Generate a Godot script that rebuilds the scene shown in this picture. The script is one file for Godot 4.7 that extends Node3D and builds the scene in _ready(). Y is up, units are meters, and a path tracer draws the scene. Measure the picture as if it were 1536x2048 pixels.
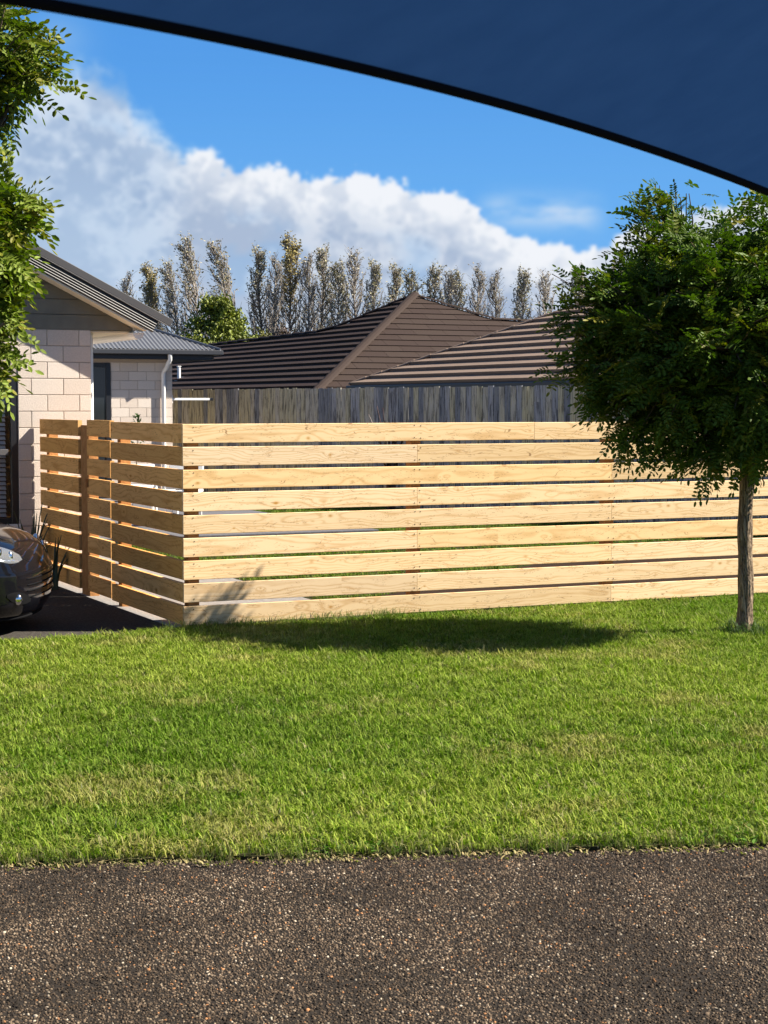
extends Node3D
# A new timber slat fence round a front lawn, seen across a footpath on a sunny day.
# World axes: x along the front fence, z towards the street, y up, metres.

var rng := RandomNumberGenerator.new()
var M := {}
var taken := {}

# ------------------------------------------------------------------ helpers
func numbered(n: String) -> String:
	if not taken.has(n):
		taken[n] = 0
		return n
	taken[n] += 1
	return "%s_%03d" % [n, taken[n]]

func tag(o: Node, label: String, category: String, group := "") -> void:
	o.set_meta("label", label)
	o.set_meta("category", category)
	if group != "":
		o.set_meta("group", group)

func thing(called: String, label: String, category: String, at := Vector3.ZERO, group := "") -> Node3D:
	var o := Node3D.new()
	o.name = numbered(called)
	add_child(o)
	o.position = at
	tag(o, label, category, group)
	return o

func part(parent: Node, called: String, mesh: Mesh, m: Material, at := Vector3.ZERO, rot := Vector3.ZERO) -> MeshInstance3D:
	var o := MeshInstance3D.new()
	o.mesh = mesh
	o.name = called
	o.material_override = m
	parent.add_child(o, true)
	o.position = at
	o.rotation = rot
	return o

func structure(called: String, mesh: Mesh, m: Material, at := Vector3.ZERO) -> MeshInstance3D:
	var o := part(self, called, mesh, m, at)
	o.set_meta("kind", "structure")
	return o

func lin(r: float, g: float, b: float) -> Color:
	return Color(r, g, b).linear_to_srgb()

func mat(c: Color, rough := 0.8, metal := 0.0) -> StandardMaterial3D:
	var m := StandardMaterial3D.new()
	m.albedo_color = c
	m.roughness = rough
	m.metallic = metal
	if rough >= 0.7:
		m.metallic_specular = 0.2
	return m

func begin() -> SurfaceTool:
	var st := SurfaceTool.new()
	st.begin(Mesh.PRIMITIVE_TRIANGLES)
	return st

func tri(st: SurfaceTool, a: Vector3, b: Vector3, c: Vector3, ua := Vector2.ZERO, ub := Vector2.ZERO, uc := Vector2.ZERO) -> void:
	st.set_uv(ua); st.add_vertex(a)
	st.set_uv(ub); st.add_vertex(b)
	st.set_uv(uc); st.add_vertex(c)

func quad(st: SurfaceTool, a: Vector3, b: Vector3, c: Vector3, d: Vector3, ua := Vector2.ZERO, ub := Vector2.ZERO, uc := Vector2.ZERO, ud := Vector2.ZERO) -> void:
	tri(st, a, b, c, ua, ub, uc)
	tri(st, a, c, d, ua, uc, ud)

func done(st: SurfaceTool) -> ArrayMesh:
	st.generate_normals()
	return st.commit()

func flat_start() -> SurfaceTool:
	var st := begin()
	st.set_smooth_group(-1)
	return st

# outward triangle of a convex body round "mid"
func otri(st: SurfaceTool, a: Vector3, b: Vector3, c: Vector3, mid: Vector3) -> void:
	if (b - a).cross(c - a).dot((a + b + c) / 3.0 - mid) > 0.0:
		tri(st, a, c, b)
	else:
		tri(st, a, b, c)

func add_cbox(st: SurfaceTool, at: Vector3, s: Vector3, bev: float) -> void:
	var h := s * 0.5
	var k := h - Vector3(bev, bev, bev)
	var v := {}
	for sx in [-1, 1]:
		for sy in [-1, 1]:
			for sz in [-1, 1]:
				v[[sx, sy, sz, 0]] = at + Vector3(sx * h.x, sy * k.y, sz * k.z)
				v[[sx, sy, sz, 1]] = at + Vector3(sx * k.x, sy * h.y, sz * k.z)
				v[[sx, sy, sz, 2]] = at + Vector3(sx * k.x, sy * k.y, sz * h.z)
				otri(st, v[[sx, sy, sz, 0]], v[[sx, sy, sz, 1]], v[[sx, sy, sz, 2]], at)
	for s1 in [-1, 1]:
		var q0 := [v[[s1, -1, -1, 0]], v[[s1, 1, -1, 0]], v[[s1, 1, 1, 0]], v[[s1, -1, 1, 0]]]
		var q1 := [v[[-1, s1, -1, 1]], v[[1, s1, -1, 1]], v[[1, s1, 1, 1]], v[[-1, s1, 1, 1]]]
		var q2 := [v[[-1, -1, s1, 2]], v[[1, -1, s1, 2]], v[[1, 1, s1, 2]], v[[-1, 1, s1, 2]]]
		for q in [q0, q1, q2]:
			otri(st, q[0], q[1], q[2], at)
			otri(st, q[0], q[2], q[3], at)
		for s2 in [-1, 1]:
			var e0 := [v[[s1, s2, -1, 0]], v[[s1, s2, 1, 0]], v[[s1, s2, 1, 1]], v[[s1, s2, -1, 1]]]
			var e1 := [v[[s1, -1, s2, 0]], v[[s1, 1, s2, 0]], v[[s1, 1, s2, 2]], v[[s1, -1, s2, 2]]]
			var e2 := [v[[-1, s1, s2, 1]], v[[1, s1, s2, 1]], v[[1, s1, s2, 2]], v[[-1, s1, s2, 2]]]
			for q in [e0, e1, e2]:
				otri(st, q[0], q[1], q[2], at)
				otri(st, q[0], q[2], q[3], at)

func cbox(w: float, h: float, d: float, bev := 0.004) -> ArrayMesh:
	var st := flat_start()
	add_cbox(st, Vector3.ZERO, Vector3(w, h, d), bev)
	return done(st)

# box with its corner at lo and the opposite one at hi
func cbox2(lo: Vector3, hi: Vector3, bev := 0.004) -> ArrayMesh:
	var st := flat_start()
	add_cbox(st, (lo + hi) * 0.5, hi - lo, bev)
	return done(st)

# polygon in (x, y), pushed from z = 0 to z = length; uv in metres
func extrude(poly: PackedVector2Array, length: float, z0 := 0.0) -> ArrayMesh:
	var st := flat_start()
	var n := poly.size()
	var run := 0.0
	for i in n:
		var p := poly[i]
		var q := poly[(i + 1) % n]
		var l := p.distance_to(q)
		quad(st, Vector3(p.x, p.y, z0), Vector3(q.x, q.y, z0), Vector3(q.x, q.y, z0 + length), Vector3(p.x, p.y, z0 + length),
			Vector2(0, run), Vector2(0, run + l), Vector2(length, run + l), Vector2(length, run))
		run += l
	var ix := Geometry2D.triangulate_polygon(poly)
	for k in range(0, ix.size(), 3):
		var a := poly[ix[k]]
		var b := poly[ix[k + 1]]
		var c := poly[ix[k + 2]]
		tri(st, Vector3(a.x, a.y, z0), Vector3(b.x, b.y, z0), Vector3(c.x, c.y, z0), a, b, c)
		tri(st, Vector3(a.x, a.y, z0 + length), Vector3(c.x, c.y, z0 + length), Vector3(b.x, b.y, z0 + length), a, c, b)
	return done(st)

# a sawn board along x, from 0 to l, h high (y) and t thick (z, front face at 0), all long edges eased
func board(l: float, h: float, t: float, u0: float, v0: float, dir := 1.0) -> ArrayMesh:
	var e := 0.004
	var sec := [Vector2(e, 0), Vector2(h - e, 0), Vector2(h, -e), Vector2(h, -t + e), Vector2(h - e, -t), Vector2(e, -t), Vector2(0, -t + e), Vector2(0, -e)]
	var st := flat_start()
	for i in 8:
		var p: Vector2 = sec[i]
		var q: Vector2 = sec[(i + 1) % 8]
		var vp: float = (v0 + clampf(p.x, 0.004, h - 0.004)) / 0.48 + p.y * 0.3
		var vq: float = (v0 + clampf(q.x, 0.004, h - 0.004)) / 0.48 + q.y * 0.3
		var ua := u0 / 4.096
		var ub := (u0 + dir * l) / 4.096
		quad(st, Vector3(0, p.x, p.y), Vector3(0, q.x, q.y), Vector3(l, q.x, q.y), Vector3(l, p.x, p.y),
			Vector2(ua, vp), Vector2(ua, vq), Vector2(ub, vq), Vector2(ub, vp))
	for x in [0.0, l]:
		for i in range(1, 7):
			var a: Vector2 = sec[0]
			var b: Vector2 = sec[i]
			var c: Vector2 = sec[i + 1]
			tri(st, Vector3(x, a.x, a.y), Vector3(x, b.x, b.y), Vector3(x, c.x, c.y), Vector2(u0 / 4.0, a.x), Vector2(u0 / 4.0 + 0.002, b.x), Vector2(u0 / 4.0 + 0.004, c.x))
	return done(st)

func add_tube(st: SurfaceTool, pts: Array, rad: Array, sides := 8, caps := true) -> void:
	var rings := []
	var n := pts.size()
	var ref := Vector3(0.31, 0.2, 0.93).normalized()
	for i in n:
		var d: Vector3 = (pts[mini(i + 1, n - 1)] - pts[maxi(i - 1, 0)]).normalized()
		var s := d.cross(ref).normalized()
		if absf(d.dot(ref)) > 0.95:
			s = d.cross(Vector3(0.9, 0.1, -0.3)).normalized()
		var t := s.cross(d).normalized()
		var ring := []
		for k in sides:
			var a := TAU * k / sides
			ring.append(pts[i] + (s * cos(a) + t * sin(a)) * rad[i])
		rings.append(ring)
	var run := 0.0
	for i in n - 1:
		var l: float = pts[i].distance_to(pts[i + 1])
		for k in sides:
			var k2 := (k + 1) % sides
			var u0 := float(k) / sides
			var u1 := float(k + 1) / sides
			quad(st, rings[i][k], rings[i][k2], rings[i + 1][k2], rings[i + 1][k], Vector2(u0, run), Vector2(u1, run), Vector2(u1, run + l), Vector2(u0, run + l))
		run += l
	if caps:
		for e in [0, n - 1]:
			for k in range(1, sides - 1):
				tri(st, rings[e][0], rings[e][k], rings[e][k + 1])

func tube(pts: Array, r: float, sides := 12) -> ArrayMesh:
	var st := begin()
	var rad := []
	for p in pts:
		rad.append(r)
	st.set_smooth_group(1)
	add_tube(st, pts, rad, sides, false)
	st.set_smooth_group(-1)
	var st2 := st
	for e in [0, pts.size() - 1]:
		pass
	return done(st2)

func multi(parent: Node, called: String, mesh: Mesh, m: Material, xf: Array, cols: Array) -> MultiMeshInstance3D:
	var mm := MultiMesh.new()
	mm.transform_format = MultiMesh.TRANSFORM_3D
	mm.use_colors = true
	mm.mesh = mesh
	mm.instance_count = xf.size()
	var buf := PackedFloat32Array()
	buf.resize(xf.size() * 16)
	var o := 0
	for i in xf.size():
		var t: Transform3D = xf[i]
		var b := t.basis
		var c: Color = cols[i]
		buf[o] = b.x.x; buf[o + 1] = b.y.x; buf[o + 2] = b.z.x; buf[o + 3] = t.origin.x
		buf[o + 4] = b.x.y; buf[o + 5] = b.y.y; buf[o + 6] = b.z.y; buf[o + 7] = t.origin.y
		buf[o + 8] = b.x.z; buf[o + 9] = b.y.z; buf[o + 10] = b.z.z; buf[o + 11] = t.origin.z
		buf[o + 12] = c.r; buf[o + 13] = c.g; buf[o + 14] = c.b; buf[o + 15] = 1.0
		o += 16
	mm.buffer = buf
	var i3 := MultiMeshInstance3D.new()
	i3.multimesh = mm
	i3.name = called
	i3.material_override = m
	parent.add_child(i3, true)
	return i3

func noise(seed_: int, freq: float, oct := 4) -> FastNoiseLite:
	var n := FastNoiseLite.new()
	n.seed = seed_
	n.noise_type = FastNoiseLite.TYPE_SIMPLEX_SMOOTH
	n.frequency = freq
	n.fractal_type = FastNoiseLite.FRACTAL_FBM
	n.fractal_octaves = oct
	return n

# tileable cloth of two or more colours from noise, in world metres via triplanar mapping
func noise_mat(c0: Color, c1: Color, freq: float, scale: float, rough := 0.85, bump := 0.0, seed_ := 1) -> StandardMaterial3D:
	var t := NoiseTexture2D.new()
	t.width = 256; t.height = 256; t.seamless = true
	t.noise = noise(seed_, freq, 5)
	var g := Gradient.new()
	g.set_color(0, c0); g.set_color(1, c1)
	t.color_ramp = g
	var m := mat(Color.WHITE, rough)
	m.albedo_texture = t
	m.uv1_triplanar = true
	m.uv1_world_triplanar = true
	m.uv1_scale = Vector3.ONE * scale
	if bump > 0.0:
		var b := NoiseTexture2D.new()
		b.width = 256; b.height = 256; b.seamless = true; b.as_normal_map = true; b.bump_strength = 4.0
		b.noise = noise(seed_ + 7, freq * 2.0, 4)
		m.normal_enabled = true
		m.normal_texture = b
		m.normal_scale = bump
	return m

# ------------------------------------------------------------------ textures
func wood_texture(seed_: int) -> ImageTexture:
	# three boards, one above the other, each 0.16 m high and 4.096 m long
	var w := 1024
	var h := 160
	var bytes := PackedByteArray()
	bytes.resize(w * h * 3)
	var r := RandomNumberGenerator.new()
	r.seed = seed_
	var n1 := noise(seed_, 1.0, 3)
	var n2 := noise(seed_ + 50, 1.0, 2)
	var n3 := noise(seed_ + 90, 1.0, 2)
	var o := 0
	var bands := []
	for b in 3:
		var kn := []
		for k in r.randi_range(3, 7):
			kn.append([r.randf_range(0.1, 4.0), r.randf_range(0.02, 0.14), r.randf_range(0.02, 0.05), r.randf_range(0.008, 0.020), r.randf_range(0.2, 0.9)])
		var tone := r.randf_range(-1.0, 1.0)
		bands.append({"k": kn, "y0": r.randf_range(-0.08, 0.2), "d": r.randf_range(0.01, 0.10), "f": r.randf_range(34.0, 60.0), "tone": tone, "pink": r.randf_range(0.0, 1.0), "tap": r.randf_range(-0.02, 0.02)})
	var light := Color(0.67, 0.465, 0.235)
	var dark := Color(0.44, 0.25, 0.09)
	var pale := Color(0.71, 0.545, 0.365)
	for j in h:
		var y := j * 0.003
		var bi := mini(int(y / 0.16), 2)
		var B: Dictionary = bands[bi]
		var by := y - bi * 0.16
		var base: Color = light.lerp(pale, B.pink)
		var bright: float = 1.0 + 0.13 * B.tone
		for i in w:
			var x := i * 0.004
			var warp := n1.get_noise_2d(x * 0.9, y * 4.0 + bi * 20.0)
			var yy: float = by - B.y0 - warp * 0.055
			var d: float = B.d + B.tap * x
			var ph: float = sqrt(yy * yy + d * d) * B.f
			var core := 0.0
			for k in B.k:
				var dx: float = (x - k[0])
				if absf(dx) > 0.3:
					continue
				var dy: float = (by - k[1])
				var q: float = (dx * dx) / (k[2] * k[2] * 6.0) + (dy * dy) / (k[3] * k[3] * 5.0)
				ph += 1.2 * exp(-q)
				var q2: float = (dx * dx) / (k[2] * k[2] * 0.35) + (dy * dy) / (k[3] * k[3])
				core = maxf(core, k[4] * exp(-q2 * 1.6))
			var s := 0.5 + 0.5 * sin(ph * TAU)
			s = s * s * s
			var fib := n2.get_noise_2d(x * 9.0, y * 420.0)
			var blot := n3.get_noise_2d(x * 2.2, y * 9.0 + 50.0)
			var f := clampf(0.50 * s + 0.20 * fib + 0.20 * blot + core * 1.2, 0.0, 1.2)
			var c := base.lerp(dark, f)
			var chk := n2.get_noise_2d(x * 6.0 + 300.0, y * 200.0 + warp * 16.0)
			if chk > 0.46 and blot > -0.05:
				c = c.lerp(Color(0.2, 0.11, 0.05), clampf((chk - 0.46) * 7.0, 0.0, 0.75))
			c = c * bright
			c = Color(clampf(c.r, 0, 1), clampf(c.g, 0, 1), clampf(c.b, 0, 1)).linear_to_srgb()
			bytes[o] = int(c.r * 255.0); bytes[o + 1] = int(c.g * 255.0); bytes[o + 2] = int(c.b * 255.0)
			o += 3
	var im := Image.create_from_data(w, h, false, Image.FORMAT_RGB8, bytes)
	return ImageTexture.create_from_image(im)

func paling_texture(seed_: int) -> ImageTexture:
	# weathered grey pine, grain along v: 0.7 m wide, 2.4 m high
	var w := 128
	var h := 256
	var im := Image.create(w, h, false, Image.FORMAT_RGB8)
	var n1 := noise(seed_, 1.0, 3)
	var n2 := noise(seed_ + 3, 1.0, 3)
	for j in h:
		for i in w:
			var x := i * 0.0055
			var y := j * 0.0094
			var st := n1.get_noise_2d(x * 60.0, y * 1.6)
			var bl := n2.get_noise_2d(x * 9.0, y * 1.4)
			var v := 0.40 + 0.17 * st + 0.12 * bl
			var c := Color(v, v, v * 1.0)
			if st < -0.33:
				c = c * 0.35
			if bl < -0.34:
				c = c.lerp(Color(0.06, 0.054, 0.048), 0.5)
			if bl > 0.25:
				c = c.lerp(Color(0.45, 0.41, 0.29), 0.35)
			im.set_pixel(i, j, Color(clampf(c.r, 0, 1), clampf(c.g, 0, 1), clampf(c.b, 0, 1)).linear_to_srgb())
	return ImageTexture.create_from_image(im)

func bark_material() -> StandardMaterial3D:
	var w := 128
	var h := 256
	var im := Image.create(w, h, false, Image.FORMAT_RGB8)
	var hm := Image.create(w, h, false, Image.FORMAT_RGB8)
	var n := noise(31, 1.0, 4)
	for j in h:
		for i in w:
			var a := TAU * i / w
			var y := j / 256.0 * 8.0
			var v := n.get_noise_3d(cos(a) * 2.6, sin(a) * 2.6, y * 0.5)
			var rid := 1.0 - absf(v) * 2.6
			var f := clampf(rid, 0.0, 1.0)
			var g := n.get_noise_3d(cos(a) * 9.0, sin(a) * 9.0, y * 5.0)
			var c := Color(0.30, 0.225, 0.155).lerp(Color(0.08, 0.055, 0.038), f * f) * (1.0 + 0.5 * g)
			im.set_pixel(i, j, Color(clampf(c.r, 0, 1), clampf(c.g, 0, 1), clampf(c.b, 0, 1)).linear_to_srgb())
			var hh := clampf(1.0 - f * f + 0.2 * g, 0.0, 1.0)
			hm.set_pixel(i, j, Color(hh, hh, hh))
	hm.bump_map_to_normal_map(6.0)
	var m := mat(Color.WHITE, 0.95)
	m.albedo_texture = ImageTexture.create_from_image(im)
	m.normal_enabled = true
	m.normal_texture = ImageTexture.create_from_image(hm)
	m.normal_scale = 1.0
	m.uv1_scale = Vector3(1, 0.8, 1)
	return m

# ------------------------------------------------------------------ sky
const YAW := 25.309
var sky_n1: FastNoiseLite
var sky_n2: FastNoiseLite
var bank: Curve

func bank_top(px: float) -> float:
	# the upper outline of the cumulus bank, in thousandths of a radian-like units (3500 = one radian)
	var pts := [[-9000, 330], [-2500, 420], [-900, 300], [-300, 250], [20, 330], [70, 215], [110, 178], [200, 165], [262, 195], [275, 245], [320, 275], [372, 322], [420, 320], [470, 345], [560, 352], [620, 372], [700, 360], [770, 384], [860, 398], [900, 392], [940, 420], [990, 465], [1040, 492], [1090, 505], [1170, 515], [1250, 470], [1400, 430], [1560, 420], [1800, 470], [2500, 380], [3500, 480], [9000, 400]]
	for i in pts.size() - 1:
		if px < pts[i + 1][0]:
			var t := clampf((px - pts[i][0]) / float(pts[i + 1][0] - pts[i][0]), 0.0, 1.0)
			return lerpf(pts[i][1], pts[i + 1][1], t)
	return 400.0

func sky_color(az: float, el: float) -> Color:
	# az from the view's middle, both in radians; returns what the eye sees, sRGB
	var s := sin(el)
	var horizon := Color(0.66, 0.80, 0.95)
	var low := Color(0.425, 0.695, 0.955)
	var mid := Color(0.335, 0.615, 0.915)
	var zen := Color(0.21, 0.36, 0.61)
	var c := horizon.lerp(low, smoothstep(-0.02, 0.11, s))
	c = c.lerp(mid, smoothstep(0.09, 0.22, s))
	c = c.lerp(zen, smoothstep(0.25, 0.95, s))
	if el < 0.0:
		return Color(0.42, 0.46, 0.40).lerp(horizon, clampf(1.0 + el * 30.0, 0.0, 1.0))
	# position on the sheet of the picture-like angles
	var px := 768.0 + 3500.0 * az
	var py := 808.0 - 3500.0 * el
	var d3 := Vector3(cos(el) * sin(az), sin(el) * 1.25, cos(el) * cos(az))
	var f := 9.0
	var w1 := sky_n1.get_noise_3dv(d3 * f)
	var w2 := sky_n2.get_noise_3dv(d3 * f * 3.2 + Vector3(w1, w1, 0) * 0.8)
	var billow := 1.0 - absf(sky_n1.get_noise_3dv(d3 * f * 4.0 + Vector3(5, 0, 0))) * 2.2
	var billow2 := 1.0 - absf(sky_n2.get_noise_3dv(d3 * f * 9.0 + Vector3(0, 7, 0))) * 2.2
	var soft := smoothstep(420.0, 300.0, px)          # the older, softer part of the bank
	if px < -100.0:
		soft = 0.6
	var top := bank_top(px)
	var edge := py - top + w2 * 20.0 + (billow * 0.6 + billow2 * 0.4 - 0.35) * 30.0 + w1 * 14.0
	var cov := smoothstep(-2.0 - 26.0 * soft, 9.0 + 50.0 * soft, edge)
	cov = maxf(cov, 0.0)
	# holes low in the bank where the blue shows
	var hole := smoothstep(0.10, 0.42, sky_n1.get_noise_3dv(d3 * 13.0 + Vector3(2.0, 9.0, 3.0))) * smoothstep(60.0, 150.0, edge)
	cov *= 1.0 - 0.25 * hole
	# thin streaks to the right of the bank
	var wisp := exp(-pow((py - 434.0 - (px - 1120.0) * 0.04) / 30.0, 2.0)) * smoothstep(930.0, 1010.0, px) * smoothstep(1225.0, 1150.0, px)
	wisp *= clampf(0.75 + sky_n2.get_noise_3dv(Vector3(d3.x * 22.0, d3.y * 60.0, d3.z * 22.0)) * 1.3, 0.0, 1.0)
	wisp = maxf(wisp, 0.35 * exp(-pow((py - 110.0) / 45.0, 2.0)) * exp(-pow((px - 130.0) / 60.0, 2.0)))
	# elsewhere in the sky: scattered fair-weather clouds
	var far := smoothstep(0.24, 0.36, el)
	var sc := smoothstep(-0.10, 0.30, sky_n1.get_noise_3dv(d3 * 3.0) + 0.3 * w2) * far
	# how bright: lit rims over greyer bodies
	var depth := clampf((edge) / 190.0, 0.0, 1.0)
	var body := clampf(0.52 + 1.5 * w2 + 0.8 * w1 + 0.95 * (billow * billow2 - 0.45), 0.0, 1.0)
	var grey := Color(0.685, 0.745, 0.84)
	var white := Color(0.97, 0.975, 0.99)
	var rim := (1.0 - smoothstep(0.0, 0.75, depth)) * (1.0 - 0.62 * soft)
	var cc := grey.lerp(white, clampf(rim * 0.75 + body * 0.62 - 0.10 + 0.10 * soft, 0.0, 1.0))
	cc = cc.lerp(Color(0.79, 0.85, 0.925), smoothstep(130.0, 330.0, py - top) * 0.4)
	c = c.lerp(cc, cov * (0.97 - 0.12 * soft))
	c = c.lerp(Color(0.86, 0.90, 0.965), wisp * 0.72 * (1.0 - cov))
	c = c.lerp(Color(0.60, 0.61, 0.64), sc * 0.85 * (1.0 - cov))
	return c

func make_sky() -> Sky:
	sky_n1 = noise(5, 1.0, 4)
	sky_n2 = noise(17, 1.0, 5)
	var W := 4096
	var Hh := 2048
	# the whole dome coarsely, then the part in and around the view finely
	var small := Image.create(512, 256, false, Image.FORMAT_RGB8)
	for j in 256:
		var el := (0.5 - (j + 0.5) / 256.0) * PI
		for i in 512:
			var az := wrapf((i + 0.5) / 512.0 * TAU - deg_to_rad(YAW), -PI, PI)
			small.set_pixel(i, j, sky_color(az, el))
	small.resize(W, Hh, Image.INTERPOLATE_BILINEAR)
	var i0 := int((YAW - 25.0) / 360.0 * W)
	var i1 := int((YAW + 25.0) / 360.0 * W)
	var j0 := int((0.5 - 24.0 / 180.0) * Hh)
	var j1 := int(0.5 * Hh)
	for j in range(j0, j1):
		var el := (0.5 - (j + 0.5) / Hh) * PI
		for i in range(i0, i1):
			var az := (i + 0.5) / W * TAU - deg_to_rad(YAW)
			small.set_pixel(i, j, sky_color(az, el))
	var sm := PanoramaSkyMaterial.new()
	sm.panorama = ImageTexture.create_from_image(small)
	var sky := Sky.new()
	sky.sky_material = sm
	return sky

# ------------------------------------------------------------------ main
func _ready() -> void:
	rng.seed = 20240
	var cam := Camera3D.new()
	cam.name = "camera"
	add_child(cam)
	cam.position = Vector3(-4.72, 1.91, 13.9)
	cam.rotation_degrees = Vector3(-3.5315, -YAW, 0)
	cam.fov = 32.616
	cam.near = 0.05
	cam.far = 3000.0
	cam.current = true
	# the lens: sharp from the footpath to the far trees, slightly soft on the canopy overhead
	var lens := CameraAttributesPhysical.new()
	lens.frustum_focal_length = 41.016
	lens.frustum_focus_distance = 11.0
	lens.frustum_near = 0.05
	lens.frustum_far = 3000.0
	lens.exposure_aperture = 14.0
	cam.attributes = lens

	var env := Environment.new()
	env.background_mode = Environment.BG_SKY
	env.sky = make_sky()
	env.background_energy_multiplier = 0.33
	env.tonemap_mode = Environment.TONE_MAPPER_LINEAR
	env.tonemap_exposure = 3.0
	env.sdfgi_enabled = true
	env.ssao_enabled = true
	env.ssil_enabled = true
	var we := WorldEnvironment.new()
	we.environment = env
	add_child(we)

	var sun := DirectionalLight3D.new()
	sun.name = "sun"
	add_child(sun)
	var el := deg_to_rad(43.0)
	var to_sun := Vector3(0.904 * cos(el), sin(el), 0.4275 * cos(el))
	sun.look_at_from_position(to_sun * 50.0, Vector3.ZERO, Vector3.UP)
	sun.light_energy = 1.5
	sun.light_color = Color(1.0, 0.965, 0.90)
	sun.light_angular_distance = 0.5
	sun.shadow_enabled = true

	make_materials()
	print("ground")
	build_ground()
	print("house")
	build_block_house()
	build_yard()
	print("grey fence")
	build_grey_fence()
	print("roofs")
	build_neighbours()
	print("slat fence")
	build_slat_fence()
	print("trees")
	build_street_trees()
	build_far_trees()
	print("car")
	build_car()
	build_canopy()
	print("grass")
	build_grass()
	print("pebbles")
	build_pebbles()
	print("done")

func make_materials() -> void:
	for k in 6:
		var m := mat(Color.WHITE, 0.72)
		m.albedo_texture = wood_texture(100 + k * 13)
		M["wood%d" % k] = m
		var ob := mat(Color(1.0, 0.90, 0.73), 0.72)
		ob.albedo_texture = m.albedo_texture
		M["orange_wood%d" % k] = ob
	M.post = noise_mat(lin(0.30, 0.145, 0.055), lin(0.44, 0.235, 0.10), 0.02, 2.0, 0.8, 0.2, 4)
	for k in 4:
		var p := mat([Color(0.86, 0.87, 0.90), Color(0.98, 0.96, 0.90), Color(0.72, 0.74, 0.78), Color(1.0, 0.97, 0.85)][k], 0.95)
		p.albedo_texture = paling_texture(300 + k)
		M["paling%d" % k] = p
	M.block0 = noise_mat(lin(0.55, 0.475, 0.415), lin(0.64, 0.56, 0.495), 0.05, 3.0, 0.9, 0.6, 11)
	M.block1 = noise_mat(lin(0.52, 0.445, 0.385), lin(0.61, 0.53, 0.465), 0.05, 3.0, 0.9, 0.6, 12)
	M.block2 = noise_mat(lin(0.57, 0.50, 0.44), lin(0.66, 0.585, 0.52), 0.05, 3.0, 0.9, 0.6, 13)
	M.mortar = noise_mat(lin(0.34, 0.29, 0.25), lin(0.44, 0.38, 0.33), 0.05, 4.0, 0.95, 0.4, 14)
	M.black_metal = mat(lin(0.012, 0.013, 0.017), 0.35)
	M.fascia = mat(lin(0.014, 0.015, 0.02), 0.45)
	M.iron = mat(lin(0.055, 0.053, 0.056), 0.5)
	M.iron_light = mat(lin(0.085, 0.082, 0.086), 0.5)
	M.roof_iron = mat(lin(0.115, 0.12, 0.135), 0.45, 0.1)
	M.clad = noise_mat(lin(0.125, 0.118, 0.092), lin(0.155, 0.146, 0.116), 0.01, 2.0, 0.6, 0.0, 15)
	M.cream = mat(lin(0.66, 0.60, 0.49), 0.7)
	M.white = mat(lin(0.74, 0.74, 0.73), 0.45)
	M.glass = mat(Color(0.08, 0.10, 0.11, 0.10), 0.03)
	M.glass.transparency = BaseMaterial3D.TRANSPARENCY_ALPHA
	M.room = mat(lin(0.02, 0.02, 0.022), 0.9)
	M.tile_a = noise_mat(lin(0.031, 0.021, 0.018), lin(0.048, 0.034, 0.030), 0.06, 2.5, 0.75, 0.5, 21)
	M.tile_b = noise_mat(lin(0.034, 0.024, 0.020), lin(0.053, 0.038, 0.033), 0.06, 2.5, 0.75, 0.5, 22)
	M.tile_c = noise_mat(lin(0.165, 0.120, 0.094), lin(0.215, 0.160, 0.128), 0.06, 2.5, 0.75, 0.5, 23)
	M.tile_d = noise_mat(lin(0.175, 0.128, 0.101), lin(0.23, 0.172, 0.138), 0.06, 2.5, 0.75, 0.5, 24)
	M.deck_roof = mat(lin(0.03, 0.024, 0.022), 0.9)
	M.bark = bark_material()
	M.twig = mat(lin(0.10, 0.075, 0.05), 0.9)

# ------------------------------------------------------------------ ground
const PATH_A := Vector2(-3.109, 6.785)
const PATH_B := Vector2(-0.038, 7.876)

func path_edge_z(x: float) -> float:
	return lerpf(PATH_A.y, PATH_B.y, (x - PATH_A.x) / (PATH_B.x - PATH_A.x))

func sheet(pts: PackedVector2Array, y: float) -> ArrayMesh:
	var st := begin()
	var ix := Geometry2D.triangulate_polygon(pts)
	for k in ix.size():
		st.set_uv(pts[ix[k]])
		st.set_normal(Vector3.UP)
		st.add_vertex(Vector3(pts[ix[k]].x, y, pts[ix[k]].y))
	return st.commit()

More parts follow.
